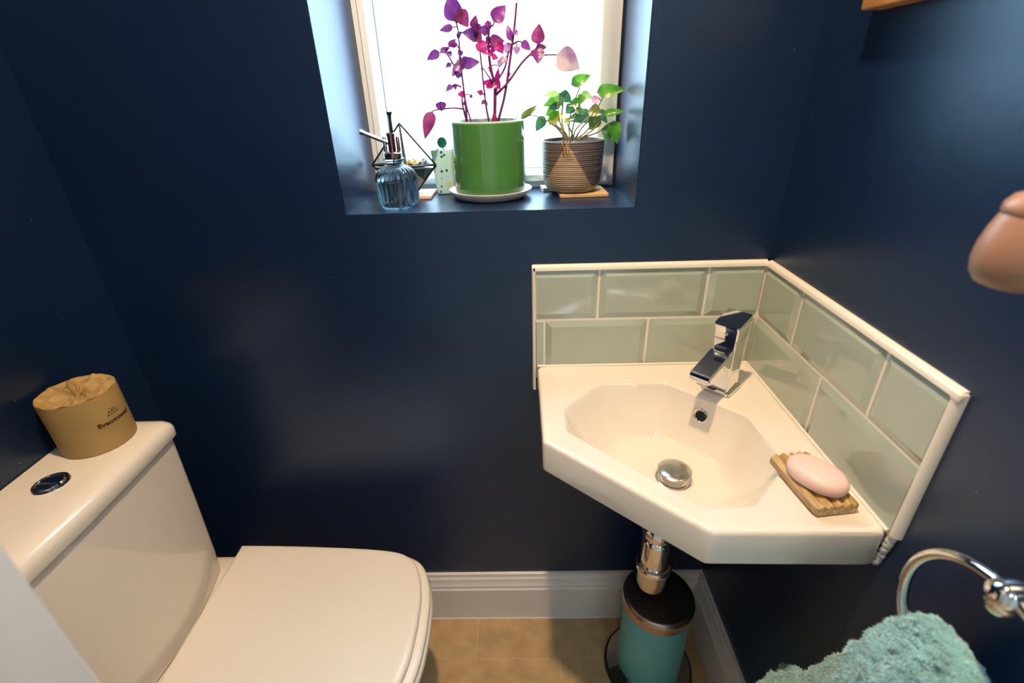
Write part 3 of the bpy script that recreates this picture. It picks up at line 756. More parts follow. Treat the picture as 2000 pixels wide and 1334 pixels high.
# ---------------------------------------------------------------- mirror on the right wall
mi = thing('wall_mirror', 'orange pine framed mirror on the right wall, cut off by the top edge', 'mirror', (WX, -0.33, 1.379))
def frame_bars():
    y0, y1, z0, z1, xf = -0.128, -0.53, 1.378, 1.95, -0.021
    w = 0.038
    for nm, a, b in (('frame_rail', (xf, y1, z0), (WX, y0, z0 + w)), ('frame_rail', (xf, y1, z1 - w), (WX, y0, z1)), ('frame_stile', (xf, y0 - w, z0 + w), (WX, y0, z1 - w)), ('frame_stile', (xf, y1, z0 + w), (WX, y1 + w, z1 - w))):
        box(nm, a, b, M['wood_frame'], mi, bev=0.0025)
    box('mirror_glass', (-0.006, y1 + w - 0.002, z0 + w - 0.002), (-0.002, y0 - w + 0.002, z1 - w + 0.002), M['mirror'], mi)
frame_bars()

# ---------------------------------------------------------------- towel ring and towel
RG = Vector((-0.060, -0.603, 0.848)); RGR = 0.0785
tr_ = thing('towel_ring', 'chrome towel ring fixed to the right wall', 'towel ring', (WX, -0.603, 0.92))
pts = [RG + Vector((0, math.sin(2 * PI * k / 96) * RGR, math.cos(2 * PI * k / 96) * RGR)) for k in range(96)]
bm_obj('ring', tube_bm(pts, 0.0052, 14, closed=True), M['chrome'], tr_, 180)
zc = 0.925
lathe('wall_plate', [(0.0305, 0.0), (0.0305, 0.004), (0.028, 0.0075), (0.018, 0.010), (0.0145, 0.013), (0.012, 0.017)], (WX, -0.603, zc), M['chrome'], tr_, 48, axis=(-1, 0, 0))
lathe('post', [(0.0085, 0.012), (0.0075, 0.03), (0.0075, 0.052)], (WX, -0.603, zc), M['chrome'], tr_, 32, axis=(-1, 0, 0))
def sphere_bm(c, r, sx=1, sy=1, sz=1, u=24, v=14):
    bm = bmesh.new(); bmesh.ops.create_uvsphere(bm, u_segments=u, v_segments=v, radius=r)
    for w in bm.verts: w.co = Vector((w.co.x * sx, w.co.y * sy, w.co.z * sz)) + Vector(c)
    return bm
lathe('end_knob', [(0.0075, 0.05), (0.0125, 0.053), (0.0135, 0.058), (0.0135, 0.072), (0.011, 0.078), (0.006, 0.081), (0.001, 0.0815)], (WX, -0.603, zc - 0.002), M['chrome'], tr_, 36, axis=(-1, 0, 0))
bm_obj('ring_socket', sphere_bm((-0.060, -0.603, zc - 0.010), 0.0135, 0.9, 0.9, 1.1), M['chrome'], tr_, 180)

tw = thing('hand_towel', 'fluffy aqua terry hand towel bunched through the chrome ring', 'towel', (-0.07, -0.60, 0.35))
def towel():
    # horizontal sections, from the top of the bunch down: z, centre x, centre y, half depth x, half width y
    S_ = [(0.829, -0.056, -0.580, 0.003, 0.008), (0.827, -0.056, -0.582, 0.010, 0.020), (0.820, -0.056, -0.584, 0.016, 0.031), (0.808, -0.056, -0.586, 0.021, 0.042), (0.790, -0.056, -0.589, 0.026, 0.053),
          (0.760, -0.056, -0.592, 0.031, 0.068), (0.720, -0.057, -0.593, 0.035, 0.081), (0.670, -0.058, -0.592, 0.039, 0.090), (0.610, -0.060, -0.588, 0.042, 0.103), (0.550, -0.061, -0.578, 0.044, 0.124),
          (0.500, -0.062, -0.566, 0.046, 0.145), (0.460, -0.062, -0.558, 0.047, 0.158), (0.40, -0.062, -0.556, 0.047, 0.162), (0.34, -0.062, -0.556, 0.046, 0.162)]
    P = catmull([Vector((z, cx, cy)) for z, cx, cy, a, b in S_], 7); Q = catmull([Vector((a, b, 0)) for z, cx, cy, a, b in S_], 7)
    n = 200; rings = []
    for k, (p, q) in enumerate(zip(P, Q)):
        ring = []
        z = p.x; depth = min(1, max(0, (0.80 - z) / 0.2))
        for j in range(n):
            a = 2 * PI * j / n
            f = 1 + depth * (0.10 * math.sin(5 * a + 0.6 + z * 5) + 0.05 * math.sin(11 * a - z * 12)) + 0.05 * math.sin(2 * a + 1) * depth
            ca, sa = math.cos(a), math.sin(a)
            v = Vector((p.y + q.x * f * ca, p.z + q.y * f * sa, z))
            d = Vector((ca * 0.9, sa * 0.9, 0.25)).normalized()
            h = noise.noise(v * 55) * 0.0045 + noise.noise(v * 170 + Vector((3, 1, 2))) * 0.0050 + noise.noise(v * 420) * 0.0012
            v += d * h
            v.x = min(v.x, WX - 0.003)
            ring.append(v)
        rings.append(ring)
    return loft_bm(rings), rings
TWM = mat('aqua_terry_cloth', (0.26, 0.52, 0.57), 0.95, var=0.30, var_scale=60, sheen=0.4)
TWM2 = mat('aqua_terry_pile', (0.40, 0.68, 0.71), 0.95, var=0.25, var_scale=45, sheen=0.4)
tb, trings = towel()
bm_obj('towel_cloth', tb, TWM, tw, 180)
def pile():
    rnd = random.Random(3); vs_, fs = [], []
    nr, n = len(trings), len(trings[0])
    count = 46000
    for i in range(count):
        k = int(nr * (rnd.random() ** 1.15)); k = min(k, nr - 2); j = rnd.randrange(n)
        a, b, c, d = trings[k][j], trings[k][(j + 1) % n], trings[k + 1][(j + 1) % n], trings[k + 1][j]
        u, w = rnd.random(), rnd.random()
        p = a.lerp(b, u).lerp(d.lerp(c, u), w)
        nrm = (b - a).cross(d - a)
        if nrm.length < 1e-12: continue
        nrm.normalize(); ctr = Vector((-0.07, -0.585, min(p.z, 0.79) - 0.02))
        if nrm.dot(p - ctr) < 0: nrm = -nrm
        if p.x > WX - 0.008: continue
        dirv = (nrm + Vector((rnd.uniform(-.7, .7), rnd.uniform(-.7, .7), rnd.uniform(-.9, .4)))).normalized()
        L = rnd.uniform(0.0018, 0.0038)
        s = dirv.cross(Vector((rnd.uniform(-1, 1), rnd.uniform(-1, 1), rnd.uniform(-1, 1)))).normalized() * 0.0005
        s2 = dirv.cross(s).normalized() * 0.0005
        q0 = len(vs_)
        bend = p + dirv * L + Vector((rnd.uniform(-1, 1), rnd.uniform(-1, 1), rnd.uniform(-1, 1))) * 0.0006
        vs_ += [p + s, p - s, p + s2, bend]
        fs += [(q0, q0 + 1, q0 + 3), (q0 + 1, q0 + 2, q0 + 3), (q0 + 2, q0, q0 + 3)]
    me = bpy.data.meshes.new('terry_pile'); me.from_pydata([tuple(v) for v in vs_], [], fs)
    o = link('terry_pile', me, tw, TWM2); o['kind'] = 'stuff'
pile()

# ---------------------------------------------------------------- light pull near the camera
PL = (-0.110, -0.541, 0)
lp = thing('light_pull', 'turned wooden light pull hanging on a cord at the right edge', 'light pull', (PL[0], PL[1], 1.17))
lathe('wooden_pull', [(0.004, 1.1690), (0.014, 1.1695), (0.0205, 1.172), (0.0245, 1.178), (0.0262, 1.187), (0.0258, 1.197), (0.0235, 1.209), (0.0205, 1.218), (0.0200, 1.2195), (0.0210, 1.2215), (0.0205, 1.226), (0.017, 1.231), (0.010, 1.2345), (0.003, 1.236)], PL, M['wood_pull'], lp, 48)
tube('pull_cord', [(PL[0], PL[1], 1.234), (PL[0], PL[1], 1.7), (PL[0], PL[1], ZC - 0.001)], 0.0011, M['cord'], lp, 6)

# ---------------------------------------------------------------- things on the window sill
SZ = 1.112
# ribbed glass mister
MC = (-0.681, 0.080, SZ)
ms = thing('plant_mister', 'ribbed clear glass plant mister with a metal pump at the left of the sill', 'mister', MC)
flute = lambda a, z: 1 + 0.040 * math.cos(24 * a) * (1 if 0.006 < z < 0.068 else 0.0)
lathe('glass_bottle', [(0.0300, 0.0), (0.0355, 0.003), (0.0368, 0.008), (0.0372, 0.030), (0.0385, 0.042), (0.0385, 0.049), (0.0365, 0.057), (0.0310, 0.065), (0.0220, 0.0715), (0.0155, 0.0745), (0.0140, 0.078), (0.0150, 0.0800), (0.0190, 0.0820), (0.0190, 0.0845), (0.0150, 0.0860), (0.0145, 0.0862)], MC, M['clear_glass'], ms, 156, rmod=flute, smooth=60)
lathe('water', [(0.030, 0.0045), (0.0325, 0.007), (0.0335, 0.030), (0.0345, 0.044), (0.0345, 0.0455), (0.001, 0.0455)], MC, M['liquid'], ms, 48)
lathe('pump_collar', [(0.0150, 0.0862), (0.0156, 0.0875), (0.0156, 0.0935), (0.0130, 0.0960), (0.008, 0.0965)], MC, M['pump_copper'], ms, 32)
lathe('pump_cylinder', [(0.0068, 0.0965), (0.0068, 0.1215), (0.0076, 0.1220), (0.0076, 0.1270), (0.005, 0.1285)], MC, M['pump_copper'], ms, 28)
lathe('side_chamber', [(0.0036, 0.0965), (0.0036, 0.120), (0.002, 0.122)], (MC[0] + 0.0115, MC[1], MC[2]), M['pump_copper'], ms, 20)
lathe('side_chamber', [(0.0036, 0.0965), (0.0036, 0.120), (0.002, 0.122)], (MC[0] - 0.0125, MC[1], MC[2]), M['pump_silver'], ms, 20)
lathe('plunger_rod', [(0.0034, 0.128), (0.0028, 0.150), (0.0032, 0.1555), (0.0050, 0.159), (0.0050, 0.1620), (0.002, 0.1615)], (MC[0] + 0.0025, MC[1], MC[2]), M['thin_wire'], ms, 16)
nz = [(MC[0] - 0.004, MC[1], SZ + 0.1105), (MC[0] - 0.028, MC[1] - 0.001, SZ + 0.1205), (MC[0] - 0.047, MC[1] - 0.002, SZ + 0.1285)]
tube('nozzle_tube', nz, 0.0036, M['pump_silver'], ms, 14)
dn = (Vector(nz[2]) - Vector(nz[1])).normalized()
lathe('nozzle_tip', [(0.0032, 0), (0.0046, 0.0008), (0.0046, 0.0070), (0.002, 0.0078)], nz[2], M['pump_silver'], ms, 16, axis=tuple(dn))
lathe('dip_tube', [(0.0015, 0.008), (0.0015, 0.085)], MC, M['pump_silver'], ms, 8)

# pale pink tile and the terrarium standing on it
pk = box('ceramic_tile', (-0.702, 0.130, SZ), (-0.628, 0.212, SZ + 0.007), M['pink_tile'], None, bev=0.0015)
tag(pk, 'pale pink tile under the wire-edged terrarium', 'tile')
TC = Vector((-0.6845, 0.177, 0))
te = thing('geometric_terrarium', 'dark wire-edged glass terrarium with pointed top behind the mister', 'terrarium', (TC.x, TC.y, SZ + 0.007))
TZ = SZ + 0.007
apex = TC + Vector((0, 0, 1.2500))
wa = [TC + Vector((-0.066, 0.004, 1.174)), TC + Vector((0.016, -0.055, 1.1755)), TC + Vector((0.064, 0.0, 1.171)), TC + Vector((-0.01, 0.047, 1.1735))]
ba = [TC + Vector((-0.020, 0.0, TZ + 0.002)), TC + Vector((0.006, -0.017, TZ + 0.002)), TC + Vector((0.022, 0.0, TZ + 0.002)), TC + Vector((0.0, 0.018, TZ + 0.002))]
def wires():
    segs = [(apex, w) for w in wa] + [(wa[i], wa[(i + 1) % 4]) for i in range(4)] + [(wa[i], ba[i]) for i in range(4)] + [(ba[i], ba[(i + 1) % 4]) for i in range(4)]
    for a, b in segs:
        tube('edge_wire', [a, a.lerp(b, .5), b], 0.0019, M['thin_wire'], te, 7)
wires()
def facets():
    for i in range(4):
        j = (i + 1) % 4
        if i != 1:
            bm = bmesh.new(); bm.faces.new([bm.verts.new(p) for p in (apex, wa[i], wa[j])]); bm_obj('glass_facet', bm, M['thin_glass'], te)
        bm = bmesh.new(); bm.faces.new([bm.verts.new(p) for p in (wa[i], ba[i], ba[j], wa[j])]); bm_obj('glass_facet', bm, M['thin_glass'], te)
facets()
def shrink(P, s, dz=0.0): return [TC + Vector(((p.x - TC.x) * s, (p.y - TC.y) * s, p.z + dz)) for p in P]
bm_obj('dark_sand', loft_bm([shrink(ba, 0.9, 0.001), shrink([w.lerp(b, 0.07) for w, b in zip(wa, ba)], 0.955, -0.002)]), M['dark_sand'], te, 20)
def clump(name, cs, m, parent, rnd, amp=0.3):
    bm = bmesh.new()
    for c, r in cs:
        b2 = bmesh.new(); bmesh.ops.create_icosphere(b2, subdivisions=2, radius=r)
        off = rnd.random() * 10
        for v in b2.verts: v.co = v.co * (1 + amp * noise.noise(v.co * (1.6 / r) + Vector((off, 0, 0)))) + Vector(c)
        me = bpy.data.meshes.new('t'); b2.to_mesh(me); b2.free(); bm.from_mesh(me); bpy.data.meshes.remove(me)
    o = bm_obj(name, bm, m, parent, 60); return o
rn = random.Random(5)
o = clump('dried_moss', [((TC.x + 0.008 + rn.uniform(-.016, .018), TC.y - 0.012 + rn.uniform(-.012, .012), 1.172 + rn.uniform(0, .007)), rn.uniform(.003, .0055)) for _ in range(26)], M['moss'], te, rn, 0.5); o['kind'] = 'stuff'
o = clump('white_pebbles', [((TC.x + 0.022 + rn.uniform(-.022, .022), TC.y + 0.012 + rn.uniform(-.012, .010), 1.1715 + rn.uniform(0, .009)), rn.uniform(.0028, .0042)) for _ in range(40)], M['pebble'], te, rn, 0.3); o['kind'] = 'stuff'
lathe('glass_cup', [(0.004, 1.172), (0.0075, 1.173), (0.0185, 1.196), (0.0178, 1.196), (0.007, 1.1745), (0.001, 1.1742)], (TC.x + 0.004, TC.y + 0.012, 0), M['thin_glass'], te, 32)

# spotted pot with a round leaf
sp_mat = mat('mint_glaze_with_dark_spots', (0.42, 0.64, 0.60), 0.35)
def spots():
    nt = sp_mat.node_tree; b = nt.nodes['Principled BSDF']; tc = nt.nodes['Texture Coordinate']
    def dots(scale, thr, loc, col, prev):
        mp = nt.nodes.new('ShaderNodeMapping'); mp.inputs['Location'].default_value = loc; mp.inputs['Scale'].default_value = (1, 0.15, 1)
        v = nt.nodes.new('ShaderNodeTexVoronoi'); v.inputs['Scale'].default_value = scale; v.inputs['Randomness'].default_value = 0.8
        nt.links.new(tc.outputs['Object'], mp.inputs['Vector']); nt.links.new(mp.outputs[0], v.inputs['Vector'])
        l = nt.nodes.new('ShaderNodeMath'); l.operation = 'LESS_THAN'; l.inputs[1].default_value = thr; nt.links.new(v.outputs['Distance'], l.inputs[0])
        mx = nt.nodes.new('ShaderNodeMix'); mx.data_type = 'RGBA'; nt.links.new(l.outputs[0], mx.inputs['Factor'])
        if prev is None: mx.inputs[6].default_value = (0.44, 0.70, 0.74, 1)
        else: nt.links.new(prev, mx.inputs[6])
        mx.inputs[7].default_value = col; return mx.outputs[2]
    p = dots(45, 0.22, (0.3, 0, 0.1), (0.55, 0.66, 0.16, 1), None)
    p = dots(78, 0.21, (0, 0, 0), (0.015, 0.06, 0.075, 1), p)
    nt.links.new(p, b.inputs['Base Color'])
spots()
dp = thing('spotted_pot', 'small mint pot with dark spots holding one round leaf, beside the green pot', 'plant pot', (-0.606, 0.190, SZ))
def sq(cx, cy, hx, hy, r, z): return [Vector((cx + p.x, cy + p.y, z)) for p in fillet([(-hx, -hy), (hx, -hy), (hx, hy), (-hx, hy)], r, 4)]
bm_obj('pot_shell', loft_bm([sq(-0.604, 0.196, 0.017, 0.015, 0.005, SZ), sq(-0.604, 0.196, 0.019, 0.017, 0.005, SZ + 0.002), sq(-0.603, 0.196, 0.0265, 0.019, 0.006, SZ + 0.084), sq(-0.603, 0.196, 0.0255, 0.018, 0.006, SZ + 0.0865), sq(-0.603, 0.196, 0.023, 0.015, 0.005, SZ + 0.084), sq(-0.603, 0.196, 0.022, 0.014, 0.005, SZ + 0.070)]), sp_mat, dp, 40)
bm_obj('pot_soil', loft_bm([sq(-0.603, 0.196, 0.0225, 0.0145, 0.005, SZ + 0.074), sq(-0.603, 0.196, 0.0225, 0.0145, 0.005, SZ + 0.078)]), M['soil'], dp)
tube('leaf_stalk', [(-0.603, 0.196, SZ + 0.076), (-0.605, 0.194, SZ + 0.086), (-0.606, 0.191, SZ + 0.092)], 0.0011, M['stem_green'], dp, 6)
bm_obj('round_leaf', sphere_bm((-0.606, 0.190, SZ + 0.0995), 0.0098, 1.0, 0.22, 1.08), leaf_mat('dark_round_leaf', (0.02, 0.16, 0.07), (0.04, 0.24, 0.11), 0.3, 0.25), dp, 180)

# saucer, green pot and the purple plant
GC = (-0.5095, 0.143, SZ)
sc_ = lathe('saucer', [(0.062, 0.0), (0.068, 0.0015), (0.078, 0.0095), (0.0825, 0.0150), (0.0825, 0.0170), (0.0805, 0.0175), (0.074, 0.0100), (0.066, 0.0075), (0.001, 0.0070)], GC, M['saucer'], None, 72)
tag(sc_, 'white ceramic saucer under the glossy green pot', 'saucer')
gp = thing('green_plant_pot', 'large glossy green cylindrical pot on the middle of the sill', 'plant pot', (GC[0], GC[1], SZ + 0.0075))
lathe('pot_shell', [(0.058, 0.0078), (0.064, 0.0086), (0.0685, 0.012), (0.0705, 0.018), (0.0712, 0.040), (0.0715, 0.138)], GC, M['green_glaze'], gp, 96, cap1=False)
lathe('pot_rim', [(0.0715, 0.138), (0.0714, 0.1400), (0.0700, 0.1412), (0.0680, 0.1408), (0.0672, 0.138), (0.0670, 0.128)], GC, M['pale_rim'], gp, 96, cap0=False, cap1=False)
def soil(name, c, r, z, m, parent, amp=0.003):
    rings = []
    for t in (1.0, .9, .75, .6, .45, .3, .15, .03):
        rings.append([Vector((c[0] + r * t * math.cos(a), c[1] + r * t * math.sin(a), z + amp * noise.noise(Vector((math.cos(a) * t * 5, math.sin(a) * t * 5, 0))))) for a in [2 * PI * k / 40 for k in range(40)]])
    return bm_obj(name, loft_bm(rings), m, parent, 60)
soil('pot_soil', GC, 0.0675, SZ + 0.1345, M['soil'], gp)

def leaf_bm(base, tip, width, roll=0.0, fold=0.18, curl=0.15, shape=0):
    base, tip = Vector(base), Vector(tip)
    ax = (tip - base); L = ax.length; ax.normalize()
    nrm = Vector((0, -1, 0.25)); nrm = (nrm - ax * nrm.dot(ax)).normalized()
    side = ax.cross(nrm).normalized()
    q = Matrix.Rotation(roll, 3, ax); nrm = q @ nrm; side = q @ side
    K, Wn = 9, 2
    bm = bmesh.new(); rows = []
    for i in range(K + 1):
        t = i / K
        w = max(0.0, math.sin(PI * t ** 0.62)) ** 0.85
        w = max(w, 0.03) * width / 2 * 1.2
        c = base + ax * (L * t) + nrm * (-curl * L * (t - 0.35) ** 2)
        row = []
        for s in (-1, -0.5, 0, 0.5, 1):
            row.append(bm.verts.new(c + side * (s * w) + nrm * (fold * abs(s) * w * 1.2) + nrm * (0.05 * w * math.sin(t * 14 + s))))
        rows.append(row)
    for i in range(K):
        for j in range(4): bm.faces.new((rows[i][j], rows[i][j + 1], rows[i + 1][j + 1], rows[i + 1][j]))
    return bm
def nearest_on(stems, p):
    best = None
    for r, pts in stems:
        for a, b in zip(pts, pts[1:]):
            e = b - a; t = max(0, min(1, (p - a).dot(e) / max(e.length_squared, 1e-12))); q = a + e * t
            d = (q - p).length
            if best is None or d < best[0]: best = (d, q)
    return best
def plant(root, stems2, leaves2, yc, ysp, stem_m, center_x, soil_z, seed, label_of=None, fan=0.25):
    rnd = random.Random(seed); stems = []
    for r, pts in stems2:
        r = max(r, 0.00115)
        k = rnd.uniform(-1, 1) * ysp; n = len(pts)
        P3 = [Vector((x, yc + k * (0.25 + 0.75 * i / max(n - 1, 1)) * fan * 4 * 0.5, z)) for i, (x, z) in enumerate(pts)]
        if stems and min((P3[0] - q).length for _, ps in stems for q in ps) < 0.014 and P3[0].z > soil_z + 0.01:
            nb = nearest_on(stems, P3[0])[1]; dy = nb.y - P3[0].y
            P3 = [p + Vector((0, dy, 0)) for p in P3]
        P3 = catmull(P3, 4); stems.append((r, P3))
        tube('stem', P3, r * 1.55, stem_m, root, 6, r1=r * 1.05)
    for (b, t, w, k) in leaves2:
        pb = Vector((b[0], yc, b[1])); nb = nearest_on([(r, [Vector((q.x, yc, q.z)) for q in ps]) for r, ps in stems], pb)
        nq = None; bd = 9
        for r, ps in stems:
            for q in ps:
                d = math.hypot(q.x - pb.x, q.z - pb.z)
                if d < bd: bd, nq = d, q
        y0 = nq.y + rnd.uniform(-0.006, 0.006); y1 = y0 + rnd.uniform(-0.012, 0.006)
        B = Vector((b[0], y0, b[1])); T = Vector((t[0], y1, t[1]))
        bm = leaf_bm(B, T, w, rnd.uniform(-0.25, 0.25), rnd.uniform(0.10, 0.25), rnd.uniform(0.0, 0.35))
        o = bm_obj('leaf', bm, LEAF[k], root, 180)
        if label_of and k in label_of: o['label'] = label_of[k]
        if bd > 0.0025 and bd < 0.06:
            midp = (nq + B) / 2 + Vector((0, 0, 0.15 * bd))
            tube('stem', [nq, midp, B], 0.0012, stem_m, root, 5)

# plant tables: stems as (thickness, [(x, z), ...]); leaves as (base (x, z), tip (x, z), width, colour)
PURPLE_STEMS = [
  (0.0014, [(-0.5483, 1.2485), (-0.5501, 1.2921), (-0.5523, 1.3258), (-0.5536, 1.3702), (-0.5543, 1.3974), (-0.5576, 1.4127)]),
  (0.0011, [(-0.5405, 1.2483), (-0.5496, 1.2853), (-0.5523, 1.3258)]),
  (0.0015, [(-0.5493, 1.2485), (-0.5558, 1.2794), (-0.5564, 1.2966)]),
  (0.0014, [(-0.5064, 1.2473), (-0.5109, 1.2738), (-0.5139, 1.3081), (-0.5163, 1.3492), (-0.5186, 1.3731), (-0.523, 1.3903)]),
  (0.0023, [(-0.4967, 1.2471), (-0.4936, 1.2948), (-0.4938, 1.3117), (-0.5, 1.3407), (-0.5021, 1.3726), (-0.4999, 1.3996)]),
  (0.0019, [(-0.4909, 1.2469), (-0.4767, 1.2901), (-0.4678, 1.3316), (-0.4601, 1.3714), (-0.4548, 1.4021), (-0.4504, 1.4356)]),
  (0.0017, [(-0.4917, 1.2948), (-0.4683, 1.3151), (-0.4423, 1.3455), (-0.4191, 1.364), (-0.4145, 1.3717)]),
  (0.0015, [(-0.4938, 1.3117), (-0.4751, 1.3359), (-0.4658, 1.3637)]),
  (0.0005, [(-0.5515, 1.2724), (-0.5735, 1.2747), (-0.5929, 1.2735), (-0.6076, 1.2722), (-0.6137, 1.2688)]),
  (0.0007, [(-0.5667, 1.345), (-0.5748, 1.3589), (-0.5834, 1.3663), (-0.5909, 1.3649)]),
  (0.0006, [(-0.4164, 1.356), (-0.398, 1.3554), (-0.3814, 1.355)]),
  (0.0005, [(-0.4601, 1.373), (-0.449, 1.3781), (-0.4427, 1.3764)]),
  (0.0007, [(-0.4999, 1.3996), (-0.4925, 1.4032), (-0.4896, 1.4077)]),
  (0.0006, [(-0.5515, 1.3372), (-0.5416, 1.3451)]),
  (0.0006, [(-0.5545, 1.3702), (-0.5618, 1.3822)]),
  (0.0005, [(-0.5555, 1.3092), (-0.5655, 1.3137), (-0.5714, 1.3113)]),
  (0.0004, [(-0.5117, 1.2962), (-0.5192, 1.2972)]),
  (0.0007, [(-0.4948, 1.3117), (-0.5097, 1.3328), (-0.5167, 1.3411)]),
  (0.0006, [(-0.5034, 1.3648), (-0.4965, 1.3756), (-0.4872, 1.38)]),
]
PURPLE_LEAVES = [
  ((-0.5552, 1.3259), (-0.5657, 1.3344), 0.0095, 'v'),
  ((-0.5498, 1.3598), (-0.5556, 1.3679), 0.0086, 'p'),
  ((-0.5151, 1.3691), (-0.5258, 1.3749), 0.0124, 'r'),
  ((-0.5015, 1.3663), (-0.4938, 1.355), 0.0114, 'm'),
  ((-0.4803, 1.3704), (-0.4891, 1.377), 0.0114, 'r'),
  ((-0.4967, 1.3324), (-0.5056, 1.3408), 0.0086, 'l'),
  ((-0.4869, 1.3419), (-0.4756, 1.348), 0.0124, 'l'),
  ((-0.5533, 1.4095), (-0.5438, 1.4168), 0.0114, 'r'),
  ((-0.5154, 1.3963), (-0.5258, 1.4042), 0.0124, 'p'),
  ((-0.4568, 1.3946), (-0.4488, 1.3867), 0.0086, 'p'),
  ((-0.5539, 1.2794), (-0.5467, 1.2852), 0.0067, 'm'),
  ((-0.5122, 1.286), (-0.5202, 1.2793), 0.0067, 'p'),
  ((-0.4979, 1.3842), (-0.5074, 1.3759), 0.0124, 'p'),
  ((-0.4191, 1.3624), (-0.4274, 1.3531), 0.0095, 'p'),
  ((-0.5721, 1.3476), (-0.582, 1.3414), 0.0076, 'v'),
  ((-0.4881, 1.358), (-0.4958, 1.3502), 0.0095, 'm'),
  ((-0.4708, 1.3235), (-0.4631, 1.3298), 0.0067, 'p'),
  ((-0.5608, 1.3727), (-0.5676, 1.3792), 0.0076, 'v'),
  ((-0.5577, 1.4104), (-0.564, 1.4527), 0.0287, 'v'),
  ((-0.551, 1.4274), (-0.5359, 1.4014), 0.021, 'r'),
  ((-0.527, 1.3989), (-0.5205, 1.4169), 0.0134, 'r'),
  ((-0.562, 1.4022), (-0.5877, 1.3983), 0.0114, 'v'),
  ((-0.5168, 1.3886), (-0.5464, 1.3941), 0.0191, 'v'),
  ((-0.5265, 1.392), (-0.5127, 1.3807), 0.0191, 'r'),
  ((-0.519, 1.3809), (-0.5056, 1.3585), 0.0172, 'm'),
  ((-0.5019, 1.3943), (-0.5189, 1.3979), 0.0143, 'v'),
  ((-0.502, 1.4111), (-0.4993, 1.3935), 0.0105, 'p'),
  ((-0.4914, 1.407), (-0.4691, 1.431), 0.022, 'p'),
  ((-0.5008, 1.382), (-0.4726, 1.3796), 0.0153, 'r'),
  ((-0.4873, 1.3777), (-0.4761, 1.36), 0.0153, 'm'),
  ((-0.4873, 1.3769), (-0.499, 1.3615), 0.0124, 'm'),
  ((-0.4608, 1.3793), (-0.4681, 1.4056), 0.0114, 'p'),
  ((-0.4691, 1.3764), (-0.4679, 1.3574), 0.0134, 'l'),
  ((-0.451, 1.3712), (-0.4522, 1.357), 0.0114, 'l'),
  ((-0.4436, 1.3772), (-0.4264, 1.3642), 0.0124, 'p'),
  ((-0.4145, 1.3717), (-0.4125, 1.4032), 0.021, 'r'),
  ((-0.4163, 1.3663), (-0.398, 1.3681), 0.0105, 'r'),
  ((-0.4145, 1.3654), (-0.4146, 1.3415), 0.0201, 'p'),
  ((-0.3814, 1.355), (-0.3385, 1.3328), 0.0340, 'pale'),
  ((-0.5908, 1.3665), (-0.616, 1.3552), 0.0134, 'v'),
  ((-0.5908, 1.3665), (-0.5726, 1.3739), 0.0095, 'p'),
  ((-0.5735, 1.3739), (-0.5589, 1.3852), 0.0086, 'p'),
  ((-0.576, 1.3669), (-0.5694, 1.3579), 0.0086, 'v'),
  ((-0.55, 1.3453), (-0.5182, 1.3484), 0.0172, 'v'),
  ((-0.5529, 1.3438), (-0.5563, 1.3591), 0.0134, 'v'),
  ((-0.5517, 1.347), (-0.5701, 1.3271), 0.0162, 'v'),
  ((-0.5515, 1.3502), (-0.5381, 1.3554), 0.0105, 'v'),
  ((-0.5713, 1.313), (-0.5826, 1.3032), 0.0086, 'v'),
  ((-0.5663, 1.3154), (-0.5653, 1.3044), 0.0076, 'v'),
  ((-0.5497, 1.2972), (-0.5631, 1.2968), 0.0105, 'm'),
  ((-0.5402, 1.2961), (-0.5359, 1.29), 0.0057, 'p'),
  ((-0.5164, 1.2972), (-0.5285, 1.3009), 0.0086, 'm'),
  ((-0.4929, 1.3117), (-0.5172, 1.3165), 0.0124, 'm'),
  ((-0.4937, 1.3158), (-0.4828, 1.3038), 0.0143, 'm'),
  ((-0.4938, 1.3133), (-0.5111, 1.3063), 0.0114, 'm'),
  ((-0.4899, 1.3157), (-0.4852, 1.3378), 0.0086, 'm'),
  ((-0.4928, 1.3142), (-0.4896, 1.3006), 0.0095, 'm'),
  ((-0.5965, 1.2866), (-0.5953, 1.2692), 0.0172, 'v'),
  ((-0.6135, 1.2706), (-0.6313, 1.2236), 0.0201, 'r'),
  ((-0.5539, 1.3897), (-0.5473, 1.3941), 0.0076, 'v'),
  ((-0.4717, 1.3543), (-0.4851, 1.3419), 0.0114, 'l'),
  ((-0.5519, 1.3927), (-0.557, 1.3851), 0.0076, 'v'),
  ((-0.5132, 1.286), (-0.509, 1.2738), 0.0057, 'p'),
]
